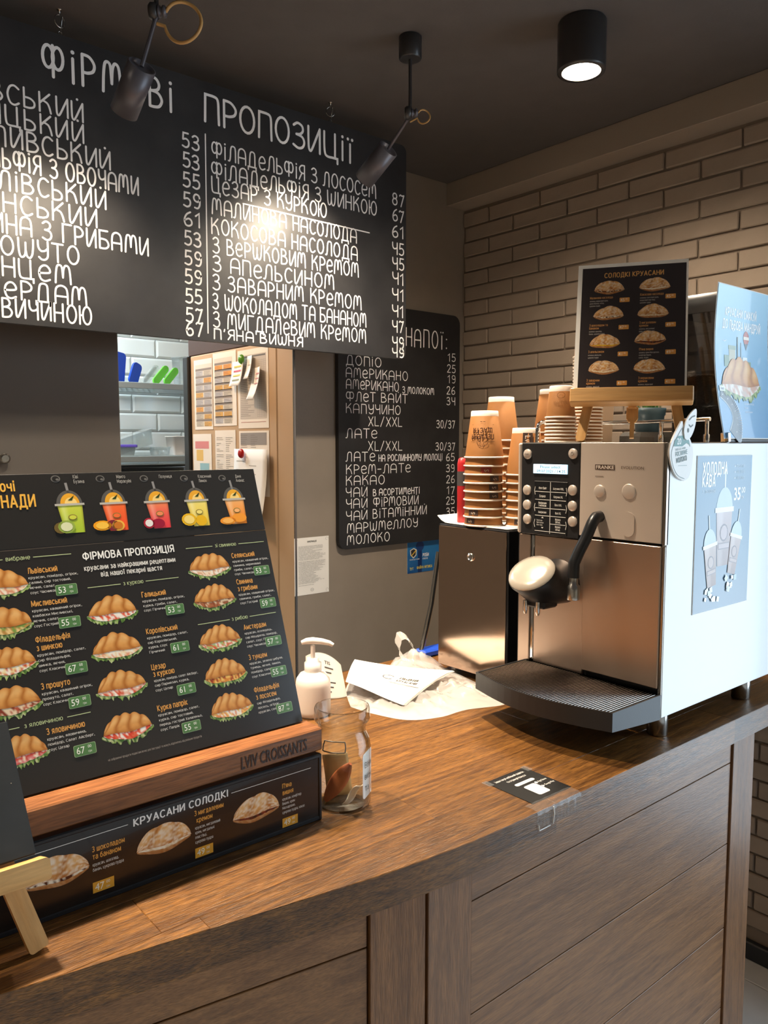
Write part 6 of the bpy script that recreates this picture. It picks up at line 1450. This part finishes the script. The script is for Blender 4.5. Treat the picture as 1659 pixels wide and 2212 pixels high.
def lean_plate(name, label, cat, x, zt, w_, h_, t, mat, lean, yaw, y=3.93, r_=.02, group=None):
    o_ = obj(name, MB().prism(rrect(-w_/2, 0, w_/2, h_, r_, 4), -t/2, t/2).prism(rrect(-w_/2+.008, .008, w_/2-.008, h_-.008, r_*.8, 4), -t/2-.003, -t/2), mat, base=False)
    o_.matrix_basis = T((x, y, zt)) @ Euler((rad(90), 0, yaw)).to_matrix().to_4x4() @ Matrix.Rotation(lean, 4, 'Z') @ T(o_.location)
    return tag(o_, label, cat, group)
ZU, ZL = 1.8872, 1.5222
lean_plate('blue_lid', 'taller blue plastic lid standing on the upper kitchen shelf', 'lid', 1.545, ZU, .080, .155, .012, 'blue_plastic', -.12, .35)
lean_plate('blue_lid', 'shorter blue plastic lid leaning on the upper kitchen shelf', 'lid', 1.622, ZU, .058, .112, .012, 'blue_plastic', -.38, .35)
lean_plate('green_lid', 'longer green lid leaning far over on the upper kitchen shelf', 'lid', 1.725, ZU+.004, .038, .125, .010, 'green_plastic', -.75, .2, y=3.90)
lean_plate('green_lid', 'shorter green lid leaning at the right of the other green one', 'lid', 1.785, ZU+.004, .038, .115, .010, 'green_plastic', -.75, .2, y=3.90)
lean_plate('clear_plate', 'clear plastic lid leaning left of the green lids', 'lid', 1.672, ZU+.004, .038, .125, .010, 'clear_plastic', -.75, .2, y=3.90)
def tub(name, label, x, y, zt, a, b, h, mat, lid=None, tilt=0):
    t_ = thing(name, label, 'container', (x, y, zt), (0, tilt, 0))
    rr_ = lambda s_, z: [Vector((p[0], p[1], z)) for p in rrect(-a*s_, -b*s_, a*s_, b*s_, min(a, b)*.3, 4)]
    obj('tub', MB().loft([rr_(.86, 0), rr_(1.0, h), rr_(1.06, h), rr_(1.06, h+.004), rr_(.96, h+.004), rr_(.84, .004)]), mat, t_, local=True)
    if lid: obj('lid', MB().loft([rr_(1.09, h+.002), rr_(1.09, h+.014), rr_(1.0, h+.016)]), lid, t_, local=True)
    return t_
tub('clear_container', 'tall clear container at the right of the upper kitchen shelf', 1.93, 3.96, ZU, .055, .06, .15, 'clear_plastic')
tub('purple_lid_tub', 'low clear tub with a purple lid on the lower kitchen shelf', 1.535, 3.88, ZL, .062, .05, .040, 'clear_plastic', 'purple_plastic')
tub('tray_container', 'tilted clear food tray on the lower kitchen shelf', 1.66, 4.02, ZL+.03, .11, .05, .075, 'clear_plastic', None, -.32)
tub('white_box', 'white plastic box at the right of the lower kitchen shelf', 1.845, 3.90, ZL, .045, .05, .095, 'white_plastic')
tub('clear_bowl', 'small clear bowl in the middle of the lower kitchen shelf', 1.735, 3.87, ZL, .045, .04, .040, 'clear_plastic')
tag(obj('kitchen_equipment', MB().box((1.25, 3.80, 1.36), (2.4, 4.14, 1.462), .004).box((1.25, 3.79, 1.462), (2.4, 4.14, 1.478), .002), 'steel_plain'), 'steel appliance top edge below the lower kitchen shelf', 'appliance')
